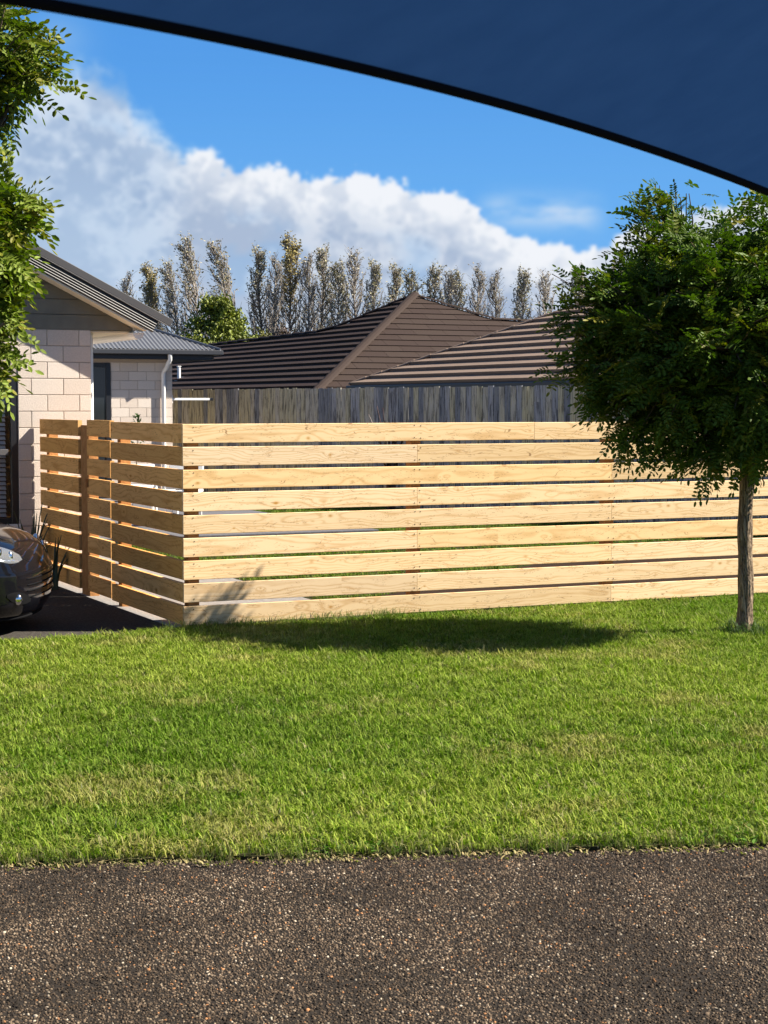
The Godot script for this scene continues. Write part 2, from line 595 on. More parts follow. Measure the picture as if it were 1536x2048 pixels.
func build_ground() -> void:
	var soil := noise_mat(lin(0.018, 0.022, 0.008), lin(0.050, 0.043, 0.020), 0.03, 1.3, 1.0, 0.6, 41)
	# the lawn stands a little above the footpath, with a raw earth edge
	var turf := PackedVector2Array([Vector2(-12.0, path_edge_z(-12.0))])
	var en := noise(44, 1.0, 3)
	for k in 121:
		var x := -6.0 + k * 0.08
		turf.append(Vector2(x, path_edge_z(x) - 0.02 + 0.035 * en.get_noise_1d(x * 2.4)))
	turf.append_array(PackedVector2Array([Vector2(14.0, path_edge_z(14.0)), Vector2(14.0, -0.02), Vector2(0.0, -0.02), Vector2(-0.10, 0.03), Vector2(-0.62, 0.10), Vector2(-1.6, 0.19), Vector2(-12.0, 0.20)]))
	var turf_mesh := extrude(turf, 0.022)
	var lawn_bed := structure("lawn", turf_mesh, soil, Vector3(0, 0.016, 0))
	lawn_bed.rotation.x = PI / 2
	structure("ground", sheet(PackedVector2Array([Vector2(-900, -1200), Vector2(1200, -1200), Vector2(1200, 400), Vector2(-900, 400)]), -0.004), soil)
	# footpath: a long strip between the lawn and the road side
	var d := (PATH_B - PATH_A).normalized()
	var n := Vector2(-d.y, d.x)
	var a := PATH_A - d * 30.0
	var b := PATH_A + d * 40.0
	var cement := noise_mat(lin(0.016, 0.013, 0.011), lin(0.034, 0.028, 0.023), 0.05, 3.0, 0.95, 0.5, 43)
	structure("footpath", sheet(PackedVector2Array([a, b, b + n * 4.2, a + n * 4.2]), 0.004), cement)
	# driveway of dark exposed aggregate, up to the house and the gate
	var t := NoiseTexture2D.new()
	t.width = 512; t.height = 512; t.seamless = true
	var cn := FastNoiseLite.new()
	cn.seed = 9
	cn.noise_type = FastNoiseLite.TYPE_CELLULAR
	cn.cellular_return_type = FastNoiseLite.RETURN_CELL_VALUE
	cn.frequency = 0.16
	t.noise = cn
	var g := Gradient.new()
	g.offsets = PackedFloat32Array([0.0, 0.45, 0.8, 1.0])
	g.colors = PackedColorArray([lin(0.024, 0.021, 0.019), lin(0.045, 0.040, 0.036), lin(0.08, 0.072, 0.064), lin(0.15, 0.135, 0.12)])
	t.color_ramp = g
	var dm := mat(Color.WHITE, 0.9)
	dm.albedo_texture = t
	dm.uv1_triplanar = true
	dm.uv1_world_triplanar = true
	dm.uv1_scale = Vector3.ONE * 1.1
	structure("driveway", sheet(PackedVector2Array([Vector2(-14, 0.17), Vector2(-1.588, 0.16), Vector2(-0.62, 0.07), Vector2(-0.02, -0.10), Vector2(-0.02, -4.8), Vector2(-14, -4.8)]), 0.006), dm)
	var conc := noise_mat(lin(0.17, 0.16, 0.155), lin(0.25, 0.235, 0.225), 0.03, 1.5, 0.9, 0.3, 45)
	structure("concrete_path", sheet(PackedVector2Array([Vector2(-0.016, -0.25), Vector2(1.85, -0.25), Vector2(1.95, -4.9), Vector2(-0.016, -4.9)]), 0.010), conc)
	var dark_ground_mat := noise_mat(lin(0.018, 0.011, 0.008), lin(0.050, 0.030, 0.020), 0.08, 2.0, 1.0, 0.8, 46)
	structure("dark_ground", sheet(PackedVector2Array([Vector2(2.35, -0.14), Vector2(2.5, -1.6), Vector2(3.6, -2.6), Vector2(5.6, -3.9), Vector2(7.2, -5.6), Vector2(9.2, -6.3), Vector2(11.2, -6.0), Vector2(11.2, -0.14)]), 0.012), dark_ground_mat)  # dark brown sheet over the ground inside the front fence
	structure("side_path", sheet(PackedVector2Array([Vector2(0.62, -4.9), Vector2(1.95, -4.9), Vector2(1.95, -8.9), Vector2(0.62, -8.9)]), 0.008), conc)

# ------------------------------------------------------------------ slat fence
const ROWS := 9
const PITCH := 0.191
const BOARD_H := 0.160
const Y0 := 0.055
var fence_nails: Array = []

func wood(k: int) -> Material:
	return M["wood%d" % (k % 6)]

func add_board(parent: Node, x0: float, x1: float, y: float, t := 0.034) -> MeshInstance3D:
	var l := x1 - x0
	var k := rng.randi_range(0, 5)
	var b := rng.randi_range(0, 2)
	var dir := -1.0 if rng.randf() < 0.5 else 1.0
	var m := board(l, BOARD_H, t, rng.randf_range(0.0, 4.0), b * 0.16, dir)
	return part(parent, "board", m, wood(k), Vector3(x0, y, 0), Vector3(0, 0, rng.randf_range(-0.0007, 0.0007)))

func nail_disc(st: SurfaceTool, at: Vector3) -> void:
	for k in 6:
		var a := TAU * k / 6.0
		var b := TAU * (k + 1) / 6.0
		tri(st, at, at + Vector3(cos(b), sin(b), 0) * 0.0055, at + Vector3(cos(a), sin(a), 0) * 0.0055)

func build_slat_fence() -> void:
	var nailm := mat(lin(0.05, 0.035, 0.025), 0.7, 0.2)
	# front
	var f := thing("slat_fence", "new pale timber fence of horizontal slats facing the lawn, sunlit", "fence", Vector3(0, 0, 0), "")
	var posts := [0.09, 2.18, 4.21, 6.25, 8.30]
	var joints := [
		[3.376, 4.215, 6.25], [2.18, 6.25], [4.215, 8.30], [2.18, 6.25], [4.215], [2.18, 6.25], [4.215], [2.18, 6.25], [4.215]]
	var st := flat_start()
	for r in ROWS:
		var y: float = Y0 + (ROWS - 1 - r) * PITCH
		var x := 0.0
		var js: Array = joints[r].duplicate()
		js.append(8.35)
		for j in js:
			if j - x > 0.1:
				add_board(f, x + (0.0 if x == 0.0 else 0.0015), j - 0.0015, y)
			x = j
		for p in posts:
			for s in ([0.0] if p == 0.09 else [-0.028, 0.028]):
				for hy in [0.026, BOARD_H - 0.026]:
					nail_disc(st, Vector3(p + s + rng.randf_range(-0.006, 0.006), y + hy + rng.randf_range(-0.005, 0.005), 0.0025))
	part(f, "nail_heads", done(st), nailm)
	var pm := cbox(0.10, 1.70, 0.10, 0.004)
	for p in posts:
		part(f, "post", pm, M.post, Vector3(p if p > 0.1 else 0.099, 0.85, -0.0855))
	# return towards the house; its outer face looks down the driveway
	var q := thing("slat_fence", "shaded side run of slat fence between the pale front fence and the gate", "fence", Vector3(0, 0, 0))
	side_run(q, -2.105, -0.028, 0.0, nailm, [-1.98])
	var g := thing("slat_gate", "narrow slat gate left of the shaded side run, with a latch block", "gate", Vector3(0, 0, 0))
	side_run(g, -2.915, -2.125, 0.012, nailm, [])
	part(g, "latch_block", cbox(0.03, 0.085, 0.035, 0.003), M.post, Vector3(-0.018, 1.135, -2.885))
	for yy in [0.32, 1.45]:
		part(g, "rail", cbox(0.05, 0.08, 0.76, 0.003), M.post, Vector3(0.054, yy, -2.52))
	var e := thing("slat_fence", "shaded slat panel fixed to the block wall beside the car", "fence", Vector3(0, 0, 0))
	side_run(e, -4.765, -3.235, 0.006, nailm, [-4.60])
	part(e, "post", cbox(0.10, 1.70, 0.15, 0.004), M.post, Vector3(0.074, 0.85, -3.155))
	part(e, "post", cbox(0.10, 1.70, 0.135, 0.004), M.post, Vector3(0.070, 0.85, -3.005))

func side_run(parent: Node3D, z0: float, z1: float, dy: float, nailm: Material, posts: Array) -> void:
	# boards along z; the face looks to -x
	var st := flat_start()
	for r in ROWS:
		var y: float = Y0 + dy + (ROWS - 1 - r) * PITCH
		var l := z1 - z0
		var m := board(l, BOARD_H, 0.042, rng.randf_range(0.0, 4.0), rng.randi_range(0, 2) * 0.16, -1.0 if rng.randf() < 0.5 else 1.0)
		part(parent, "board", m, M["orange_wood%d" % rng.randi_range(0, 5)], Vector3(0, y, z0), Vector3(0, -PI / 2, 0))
		for zz in [z0 + 0.04, z1 - 0.06]:
			for hy in [0.026, BOARD_H - 0.026]:
				var at := Vector3(-0.0025, y + hy, zz)
				for k in 6:
					var a := TAU * k / 6.0
					var b := TAU * (k + 1) / 6.0
					tri(st, at, at + Vector3(0, sin(a), cos(a)) * 0.0055, at + Vector3(0, sin(b), cos(b)) * 0.0055)
	part(parent, "nail_heads", done(st), nailm)
	for p in posts:
		part(parent, "post", cbox(0.10, 1.68, 0.10, 0.004), M.post, Vector3(0.0935, 0.845, p))

# ------------------------------------------------------------------ block house
const WALL_Z := -4.81
const RAKE := 0.505
const OH := 0.24

func block_course(parent: Node, x0: float, x1: float, y: float, z: float, off: float, bw: float, ch: float, cache: Dictionary) -> void:
	var x := x0 - fposmod(off, bw)
	while x < x1 - 0.005:
		var a := maxf(x, x0)
		var b := minf(x + bw, x1)
		if b - a > 0.03:
			var w := snappedf(b - a - 0.008, 0.001)
			var key := "%.3f" % w
			if not cache.has(key):
				cache[key] = cbox(w, ch - 0.008, 0.09, 0.003)
			part(parent, "block", cache[key], M["block%d" % rng.randi_range(0, 2)], Vector3((a + b) * 0.5, y + ch * 0.5, z - 0.045))
		x += bw

func build_block_house() -> void:
	var h := thing("block_house", "cream block house with dark gable, black-framed window and white blinds", "house", Vector3(0, 0, 0))
	var ch := 0.177
	var bw := 0.354
	var cache := {}
	# front wall: backing with an opening for the window, blocks proud of it
	var wl := -0.222
	var wy0 := 0.62
	var wy1 := 2.19
	var z := WALL_Z
	var wall := part(h, "wall", cbox2(Vector3(wl, 0, z - 0.25), Vector3(0.588, 2.72, z - 0.008), 0.003), M.mortar)
	part(wall, "backing", cbox2(Vector3(-8.0, 0, z - 0.25), Vector3(-1.75, 2.72, z - 0.010), 0.003), M.mortar)
	part(wall, "backing", cbox2(Vector3(-1.75, 0, z - 0.25), Vector3(wl, wy0 - 0.03, z - 0.010), 0.003), M.mortar)
	part(wall, "backing", cbox2(Vector3(-1.75, wy1, z - 0.25), Vector3(wl, 2.72, z - 0.010), 0.003), M.mortar)
	part(wall, "side", cbox2(Vector3(0.34, 0, -19.0), Vector3(0.586, 2.72, z - 0.252), 0.003), M.block0)
	part(wall, "foundation", cbox2(Vector3(-8.0, 0, z - 0.2), Vector3(0.594, 0.06, z + 0.004), 0.003), M.mortar)
	var yy := 2.716 - 15 * ch
	for c in 15:
		var y := yy + c * ch
		var off := 0.0 if c % 2 == 1 else bw * 0.5
		var left := wl if (y + ch > wy0 and y < wy1) else -2.4
		var lx := left
		# joints are kept in step with those right of the window
		block_course(wall, lx, 0.588, y, z, fposmod(lx - (0.588 - off - 0.31), bw), bw, ch, cache)
	# guessed wing, out of view, added to bounce warm light onto the side fence
	var gx := -6.6
	var gar := part(h, "bounce_wing", cbox2(Vector3(-12.5, 0, -4.75), Vector3(gx, 2.72, 3.2), 0.004), M.block1)
	part(gar, "bounce_wing_door", cbox2(Vector3(gx + 0.002, 0.02, -3.6), Vector3(gx + 0.03, 2.2, -0.6), 0.004), M.white)
	part(gar, "bounce_wing_roof", extrude(PackedVector2Array([Vector2(-13.1, 2.73), Vector2(-6.15, 2.73), Vector2(-6.15, 2.90), Vector2(-9.6, 4.3), Vector2(-13.1, 2.90)]), 8.4, -4.70), M.roof_iron)
	# window with blinds
	var win := part(h, "window", cbox2(Vector3(wl - 0.075, wy0, z - 0.09), Vector3(wl, wy1, z - 0.012), 0.003), M.black_metal)
	part(win, "frame", cbox2(Vector3(-1.75, wy0, z - 0.09), Vector3(wl - 0.077, wy0 + 0.06, z - 0.014), 0.003), M.black_metal)
	part(win, "frame", cbox2(Vector3(-1.75, wy1 - 0.06, z - 0.09), Vector3(wl - 0.077, wy1, z - 0.014), 0.003), M.black_metal)
	part(win, "frame", cbox2(Vector3(-1.75, wy0 + 0.062, z - 0.09), Vector3(-1.68, wy1 - 0.062, z - 0.014), 0.003), M.black_metal)
	part(win, "pane", cbox2(Vector3(-1.68, wy0 + 0.06, z - 0.046), Vector3(wl - 0.075, wy1 - 0.06, z - 0.042), 0.001), M.glass)
	part(win, "sash_rail", cbox2(Vector3(-1.66, 1.36, z - 0.040), Vector3(-0.335, 1.425, z + 0.012), 0.004), M.iron_light)
	part(win, "sill", cbox2(Vector3(-1.80, wy0 - 0.045, z - 0.05), Vector3(wl + 0.01, wy0 - 0.002, z + 0.055), 0.004), M.white)
	part(win, "recess", cbox2(Vector3(-1.76, wy0 - 0.02, z - 0.45), Vector3(wl + 0.01, wy1 + 0.02, z - 0.40), 0.003), M.room)
	for k in 29:
		var sy := wy0 + 0.09 + k * 0.049
		part(win, "blind_slat", cbox(1.30, 0.004, 0.05, 0.0015), M.white, Vector3(-0.985, sy, z - 0.13), Vector3(0.75, 0, 0))
	for sx in [-0.42, -1.0, -1.5]:
		part(win, "blind_cord", cbox(0.006, 1.44, 0.004, 0.001), M.white, Vector3(sx, 1.40, z - 0.10))
	# gable cladding, board by board, clipped by the rake
	var gable := part(h, "gable", extrude(PackedVector2Array([Vector2(-4.6, 2.722), Vector2(1.09, 2.722), Vector2(-3.5, 2.722 + RAKE * 4.59), Vector2(-4.6, 2.722 + RAKE * 4.59)]), 0.03), M.clad, Vector3(0, 0, z - 0.05))
	for k in 15:
		var y0 := 2.716 + k * 0.166
		var y1 := y0 + 0.159
		var xa := 1.094 - (y0 - 2.732) / RAKE
		var xb := 1.094 - (y1 - 2.732) / RAKE
		if xb < -3.4:
			break
		part(gable, "weatherboard", extrude(PackedVector2Array([Vector2(-3.5, y0), Vector2(minf(xa, 1.094), y0), Vector2(xb, y1), Vector2(-3.5, y1)]), 0.022), M.clad, Vector3(0, 0, 0.032), Vector3(-0.04 if k > 0 else 0.0, 0, 0) * 0.0)
	# roof: two slopes, rake soffit, ribbed barge and cap
	var ang := -atan(RAKE)
	var len_r := 5.35
	var rx := -3.55
	var ry := 2.752 + RAKE * (1.094 - rx)
	var roof := part(h, "roof", extrude(PackedVector2Array([Vector2(rx, ry + 0.17), Vector2(1.27, ry + 0.17 - RAKE * (1.27 - rx)), Vector2(1.27, ry + 0.12 - RAKE * (1.27 - rx)), Vector2(rx, ry + 0.12), Vector2(rx - 4.8, ry + 0.12 - RAKE * 4.8), Vector2(rx - 4.8, ry + 0.17 - RAKE * 4.8)]), 17.0, z + OH - 17.04), M.roof_iron)
	var run := (1.218 - rx) / cos(ang)
	part(roof, "rake_soffit", cbox2(Vector3(0, -0.02, -OH), Vector3((1.15 - rx) / cos(ang), 0.0, -0.004), 0.002), M.cream, Vector3(rx, ry, z + OH), Vector3(0, 0, ang))
	part(roof, "barge_board", cbox2(Vector3(0, 0.002, -0.03), Vector3(run, 0.140, 0.0), 0.002), M.fascia, Vector3(rx, ry, z + OH), Vector3(0, 0, ang))
	for k in 4:
		var prof := PackedVector2Array()
		for i in 7:
			var a := PI * i / 6.0
			prof.append(Vector2(0.020 * sin(a), -0.0095 * cos(a)))
		var rb := extrude(prof, run - 0.01)
		part(roof, "rib", rb, M.iron_light, Vector3(rx, ry, z + OH) + Vector3(sin(-ang), cos(ang), 0) * (0.016 + k * 0.027) + Vector3(0, 0, 0.0), Vector3(0, PI / 2, 0)).transform.basis = Basis(Vector3(0, 0, 1), Vector3(-sin(ang), cos(ang), 0), Vector3(cos(ang), sin(ang), 0))
	part(roof, "barge_lip", cbox2(Vector3(0, 0.137, 0.0), Vector3(run + 0.10, 0.147, 0.030), 0.002), M.iron_light, Vector3(rx, ry, z + OH), Vector3(0, 0, ang))
	part(roof, "barge_cap", cbox2(Vector3(0, 0.149, -0.02), Vector3(run + 0.14, 0.228, 0.028), 0.004), M.iron, Vector3(rx, ry, z + OH), Vector3(0, 0, ang))
	# eave soffit and white gutter along the side, seen end on
	part(roof, "eave_soffit", cbox2(Vector3(0.59, 2.690, -18.9), Vector3(1.085, 2.712, z - 0.03), 0.003), M.cream)
	part(roof, "eave_fascia", cbox2(Vector3(1.06, 2.716, -18.0), Vector3(1.10, 2.80, z + 0.02), 0.003), M.cream)
	var gut := PackedVector2Array()
	for i in 11:
		var a := PI + PI * i / 10.0
		gut.append(Vector2(cos(a) * 0.062, sin(a) * 0.07))
	gut.append(Vector2(0.055, 0.0))
	gut.append(Vector2(-0.055, 0.0))
	part(roof, "gutter", extrude(gut, 13.0), M.white, Vector3(1.085, 2.688, z - 12.86))
	part(h, "downpipe", tube([Vector3(0.628, 0.0, z - 0.18), Vector3(0.628, 2.69, z - 0.18)], 0.033), M.white)
	# rear wing
	var wz := -19.0
	var wx1 := 6.245
	var wing := part(h, "wing_wall", cbox2(Vector3(0.6, 0, wz - 6.0), Vector3(wx1 - 0.004, 2.80, wz - 0.010), 0.003), M.mortar)
	var base := 1.655 - 9 * ch
	for c in 16:
		var y := base + c * ch
		if y + ch > 2.85:
			break
		var off := 0.0 if c % 2 == 0 else bw * 0.5
		block_course(wing, 5.0, wx1, y, wz, fposmod(5.0 - (wx1 - off), bw), bw, ch, cache)
		block_course(wing, 2.6, 3.9, y, wz, fposmod(2.6 - (wx1 - off), bw), bw, ch, cache)
	var door := part(h, "glass_door", cbox2(Vector3(4.90, 0.1, wz - 0.06), Vector3(4.99, 2.70, wz + 0.02), 0.003), M.black_metal)
	part(door, "frame", cbox2(Vector3(3.95, 2.62, wz - 0.06), Vector3(4.898, 2.70, wz + 0.018), 0.003), M.black_metal)
	part(door, "frame", cbox2(Vector3(3.95, 0.1, wz - 0.06), Vector3(4.03, 2.618, wz + 0.018), 0.003), M.black_metal)
	part(door, "pane", cbox2(Vector3(4.032, 0.1, wz - 0.008), Vector3(4.898, 2.618, wz + 0.002), 0.002), mat(lin(0.02, 0.024, 0.028), 0.04))
	part(door, "mid_rail", cbox2(Vector3(4.032, 1.05, wz + 0.004), Vector3(4.898, 1.13, wz + 0.02), 0.002), M.black_metal)
	# wing roof: hip of corrugated iron, gutter, fascia, soffit, downpipe
	var ex := 7.11
	var ez := -18.72
	var ey := 2.972
	var tn := 0.405
	var st := begin()
	st.set_smooth_group(1)
	var px := 0.084
	var steps := int((ex - 0.8) / (px / 8.0))
	var prev := []
	for i in steps + 1:
		var x := ex - i * px / 8.0
		var top := minf(ex - x, 3.6)
		var bump := 0.0105 * cos(TAU * i / 8.0)
		var cur := [Vector3(x, ey + bump, ez), Vector3(x, ey + top * tn + bump, ez - top)]
		if i > 0:
			quad(st, prev[0], cur[0], cur[1], prev[1])
		prev = cur
	var wr := part(h, "wing_roof", done(st), M.roof_iron)
	var st2 := flat_start()
	var apex := Vector3(ex - 3.6, ey + 3.6 * tn - 0.012, ez - 3.6)
	tri(st2, Vector3(ex, ey - 0.012, ez), apex, Vector3(ex, ey - 0.012, ez - 7.2))
	quad(st2, apex, Vector3(0.8, apex.y, apex.z), Vector3(0.8, ey - 0.012, ez - 7.2), Vector3(ex, ey - 0.012, ez - 7.2))
	part(wr, "rear_slope", done(st2), M.roof_iron)
	var hip := begin()
	add_tube(hip, [Vector3(ex + 0.03, ey - 0.002, ez + 0.03), Vector3(ex - 3.6, ey + 3.6 * tn + 0.010, ez - 3.6)], [0.032, 0.032], 8)
	part(wr, "hip_cap", done(hip), mat(lin(0.16, 0.165, 0.18), 0.4, 0.3))
	part(wr, "gutter", cbox2(Vector3(0.8, ey - 0.105, ez + 0.005), Vector3(ex + 0.06, ey - 0.012, ez + 0.11), 0.012), mat(lin(0.045, 0.047, 0.055), 0.4, 0.2))
	part(wr, "gutter", cbox2(Vector3(ex + 0.005, ey - 0.105, ez - 7.2), Vector3(ex + 0.10, ey - 0.012, ez + 0.003), 0.012), mat(lin(0.045, 0.047, 0.055), 0.4, 0.2))
	part(wr, "fascia", cbox2(Vector3(0.8, ey - 0.20, ez - 0.03), Vector3(ex - 0.13, ey - 0.02, ez - 0.002), 0.003), M.fascia)
	part(wr, "fascia", cbox2(Vector3(ex - 0.12, ey - 0.20, ez - 7.0), Vector3(ex - 0.10, ey - 0.02, ez - 0.002), 0.003), M.fascia)
	part(wr, "soffit", cbox2(Vector3(0.8, ey - 0.185, wz - 0.02), Vector3(ex - 0.14, ey - 0.165, ez - 0.033), 0.003), M.cream)
	var dp := part(wr, "downpipe", tube([Vector3(6.09, 2.87, ez + 0.06), Vector3(6.09, 2.76, ez + 0.05), Vector3(6.075, 2.70, ez - 0.02), Vector3(6.05, 2.60, wz + 0.22), Vector3(6.04, 2.55, wz + 0.10), Vector3(6.04, 2.48, wz + 0.065), Vector3(6.04, 0.0, wz + 0.065)], 0.042), M.white)
	part(dp, "bracket", cbox(0.11, 0.03, 0.05, 0.004), M.white, Vector3(6.04, 1.2, wz + 0.04))
	# folded clothes line arm on the end wall
	var cl := thing("clothes_line", "white clothes line arm with a black end, sticking out from the rear wall", "clothes line", Vector3(6.27, 2.005, -19.12))
	part(cl, "arm", cbox(0.80, 0.045, 0.04, 0.004), M.white, Vector3(0.39, 0, 0))
	part(cl, "end_cap", cbox(0.07, 0.055, 0.05, 0.006), M.black_metal, Vector3(0.82, 0, 0))
	part(cl, "bracket", cbox(0.03, 0.16, 0.10, 0.004), M.white, Vector3(-0.008, 0, 0))

# ------------------------------------------------------------------ the yard behind the slats
func build_yard() -> void:
	var deckm := [noise_mat(lin(0.10, 0.10, 0.112), lin(0.15, 0.148, 0.16), 0.03, 2.0, 0.9, 0.2, 61), noise_mat(lin(0.085, 0.085, 0.096), lin(0.13, 0.128, 0.14), 0.03, 2.0, 0.9, 0.2, 62)]
	var d := thing("timber_deck", "low grey timber deck behind the slats in front of the rear wing", "deck", Vector3(0, 0, 0))
	var pm := cbox(5.2, 0.025, 0.135, 0.003)
	part(d, "frame", cbox2(Vector3(0.95, 0.0, -18.9), Vector3(5.98, 0.062, -9.05), 0.003), M.room)
	var k := 0
	var zz := -18.85
	while zz < -9.1:
		part(d, "plank", pm, deckm[k % 2], Vector3(3.45, 0.078, zz))
		zz += 0.141
		k += 1
	# white outdoor chairs
	for c in [[3.35, -11.2, 0.4, "white garden chair nearer the slats, half hidden on the deck"], [4.35, -12.8, -0.5, "white garden chair farther back on the deck behind the slats"]]:
		var t := thing("garden_chair", c[3], "chair", Vector3(c[0], 0.092, c[1]), "chairs on the deck")
		t.rotation.y = c[2]
		for s in [[-0.24, -0.24], [0.24, -0.24], [-0.24, 0.24], [0.24, 0.24]]:
			part(t, "leg", cbox(0.035, 0.40, 0.035, 0.004), M.white, Vector3(s[0], 0.20, s[1]))
		part(t, "seat", cbox(0.56, 0.05, 0.54, 0.01), M.white, Vector3(0, 0.425, 0))
		part(t, "cushion", cbox(0.5, 0.09, 0.5, 0.03), mat(lin(0.62, 0.61, 0.58), 0.9), Vector3(0, 0.496, 0))
		part(t, "backrest", cbox(0.56, 0.46, 0.05, 0.012), M.white, Vector3(0, 0.68, -0.29), Vector3(-0.18, 0, 0))
		for s in [-0.27, 0.27]:
			part(t, "armrest", cbox(0.05, 0.035, 0.54, 0.008), M.white, Vector3(s, 0.64, 0.0))
	# potted plant against the wing wall, its tip just above the fence
	var p := thing("potted_plant", "tall thin potted plant by the rear block wall, tip above the fence", "plant", Vector3(5.05, 0.092, -17.6))
	var pot := begin()
	pot.set_smooth_group(1)
	add_tube(pot, [Vector3(0, 0, 0), Vector3(0, 0.35, 0), Vector3(0, 0.38, 0)], [0.14, 0.20, 0.21], 14)
	part(p, "pot", done(pot), M.black_metal)
	var stem := begin()
	add_tube(stem, [Vector3(0, 0.3, 0), Vector3(0.02, 0.9, 0.02), Vector3(0.05, 1.55, 0)], [0.012, 0.009, 0.005], 5)
	part(p, "stem", done(stem), M.twig)
	var lm := leaf_material()
	var xf := []
	var cols := []
	for i in 120:
		var y := rng.randf_range(0.75, 1.62)
		var b := Basis(Vector3.UP, rng.randf() * TAU) * Basis(Vector3.RIGHT, rng.randf_range(-1.0, 0.6))
		xf.append(Transform3D(b.scaled(Vector3.ONE * rng.randf_range(0.7, 1.3)), Vector3(0.03, y, 0.01) + Vector3(rng.randf_range(-0.16, 0.16), 0, rng.randf_range(-0.16, 0.16)) * (1.7 - y)))
		cols.append(Color(0.05, 0.09, 0.03) * rng.randf_range(0.7, 1.3))
	multi(p, "foliage", single_leaf(0.10, 0.035), lm, xf, cols).set_meta("kind", "stuff")
	# dark red flax in front of the paling fence
	var r := thing("red_flax", "dark red spiky plant standing against the grey paling fence", "plant", Vector3(9.05, 0, -14.9))
	var rm := mat(lin(0.045, 0.016, 0.014), 0.5)
	for i in 13:
		var a := i * 2.4
		part(r, "leaf", strap_leaf(rng.randf_range(1.35, 2.0), 0.06, rng.randf_range(0.03, 0.28)), rm, Vector3(cos(a) * 0.05, 0, sin(a) * 0.05), Vector3(0, a, 0))
	# green flax in the bed between the car and the panel
	for f in [[-0.22, -4.35, 1.0, 21, "dark strappy plant at the foot of the block wall beside the slat panel"], [-0.15, -3.72, 0.72, 15, "lower strappy plant by the slat panel, just past the car's nose"]]:
		var g := thing("strap_plant", f[4], "plant", Vector3(f[0], 0, f[1]), "")
		var gm := mat(lin(0.035, 0.055, 0.022), 0.45)
		for i in f[3]:
			var a: float = i * 2.39996
			part(g, "leaf", strap_leaf(rng.randf_range(0.55, 0.95) * f[2], 0.032, rng.randf_range(0.1, 0.55)), gm, Vector3(cos(a) * 0.04, 0.0, sin(a) * 0.04), Vector3(0, a, 0))

func strap_leaf(l: float, w: float, bend: float) -> ArrayMesh:
	var st := begin()
	st.set_smooth_group(1)
	var prev := []
	for i in 7:
		var t := i / 6.0
		var out := bend * l * t * t
		var p := Vector3(out, l * t * (1.0 - 0.35 * bend * t), 0)
		var hw := w * 0.5 * (1.0 - pow(t, 3.0)) + 0.001
		var cur := [p + Vector3(0.006, 0, -hw), p + Vector3(-0.004, 0, 0), p + Vector3(0.006, 0, hw)]
		if i > 0:
			quad(st, prev[0], prev[1], cur[1], cur[0])
			quad(st, prev[1], prev[2], cur[2], cur[1])
		prev = cur
	return done(st)

# ------------------------------------------------------------------ grey paling fence
func build_grey_fence() -> void:
	var f := thing("paling_fence", "old weathered grey fence of upright palings below the brown roofs", "fence", Vector3(0, 0, 0))
	var a := Vector3(6.75, 0, -24.8)
	var b := Vector3(12.05, 0, -5.1)
	var d := (b - a).normalized()
	var total := a.distance_to(b)
	var yaw := atan2(-d.z, d.x)
	var w := 0.14
	var n := int(total / w)
	var meshes := []
	for k in 14:
		var st := flat_start()
		var hh := 2.215 + rng.randf_range(-0.012, 0.016)
		var u0 := rng.randf()
		var v0 := rng.randf()
		# front, sides and top with grain upwards
		var ww := w - 0.005 - (0.003 if k % 3 == 0 else 0.0)
		var t := 0.020
		var e := 0.003
		var q := [Vector2(-ww / 2, -t), Vector2(-ww / 2, -e), Vector2(-ww / 2 + e, 0), Vector2(ww / 2 - e, 0), Vector2(ww / 2, -e), Vector2(ww / 2, -t)]
		for i in 6:
			var p0: Vector2 = q[i]
			var p1: Vector2 = q[(i + 1) % 6]
			var ua := u0 + p0.x / 0.7
			var ub := u0 + p1.x / 0.7
			quad(st, Vector3(p0.x, 0, p0.y), Vector3(p1.x, 0, p1.y), Vector3(p1.x, hh, p1.y), Vector3(p0.x, hh, p0.y), Vector2(ua, v0), Vector2(ub, v0), Vector2(ub, v0 + hh / 2.4), Vector2(ua, v0 + hh / 2.4))
		for i in range(1, 5):
			tri(st, Vector3(q[0].x, hh, q[0].y), Vector3(q[i].x, hh, q[i].y), Vector3(q[i + 1].x, hh, q[i + 1].y), Vector2(u0, v0), Vector2(u0, v0), Vector2(u0, v0))
		meshes.append(done(st))
	for i in n:
		var at := a + d * (w * (i + 0.5))
		at += Vector3(-d.z, 0, d.x) * rng.randf_range(-0.004, 0.004)
		var k := rng.randi_range(0, 3)
		if i < n * 0.35 and rng.randf() < 0.6:
			k = 3 if rng.randf() < 0.6 else 1
		part(f, "paling", meshes[rng.randi_range(0, 13)], M["paling%d" % k], at, Vector3(0, yaw, rng.randf_range(-0.0012, 0.0012)))
	for y in [0.35, 1.15, 1.95]:
		var m := cbox(total, 0.09, 0.045, 0.004)
		part(f, "rail", m, M.paling2, (a + b) * 0.5 + Vector3(0, y, 0) - Vector3(-d.z, 0, d.x) * 0.055, Vector3(0, yaw, 0))

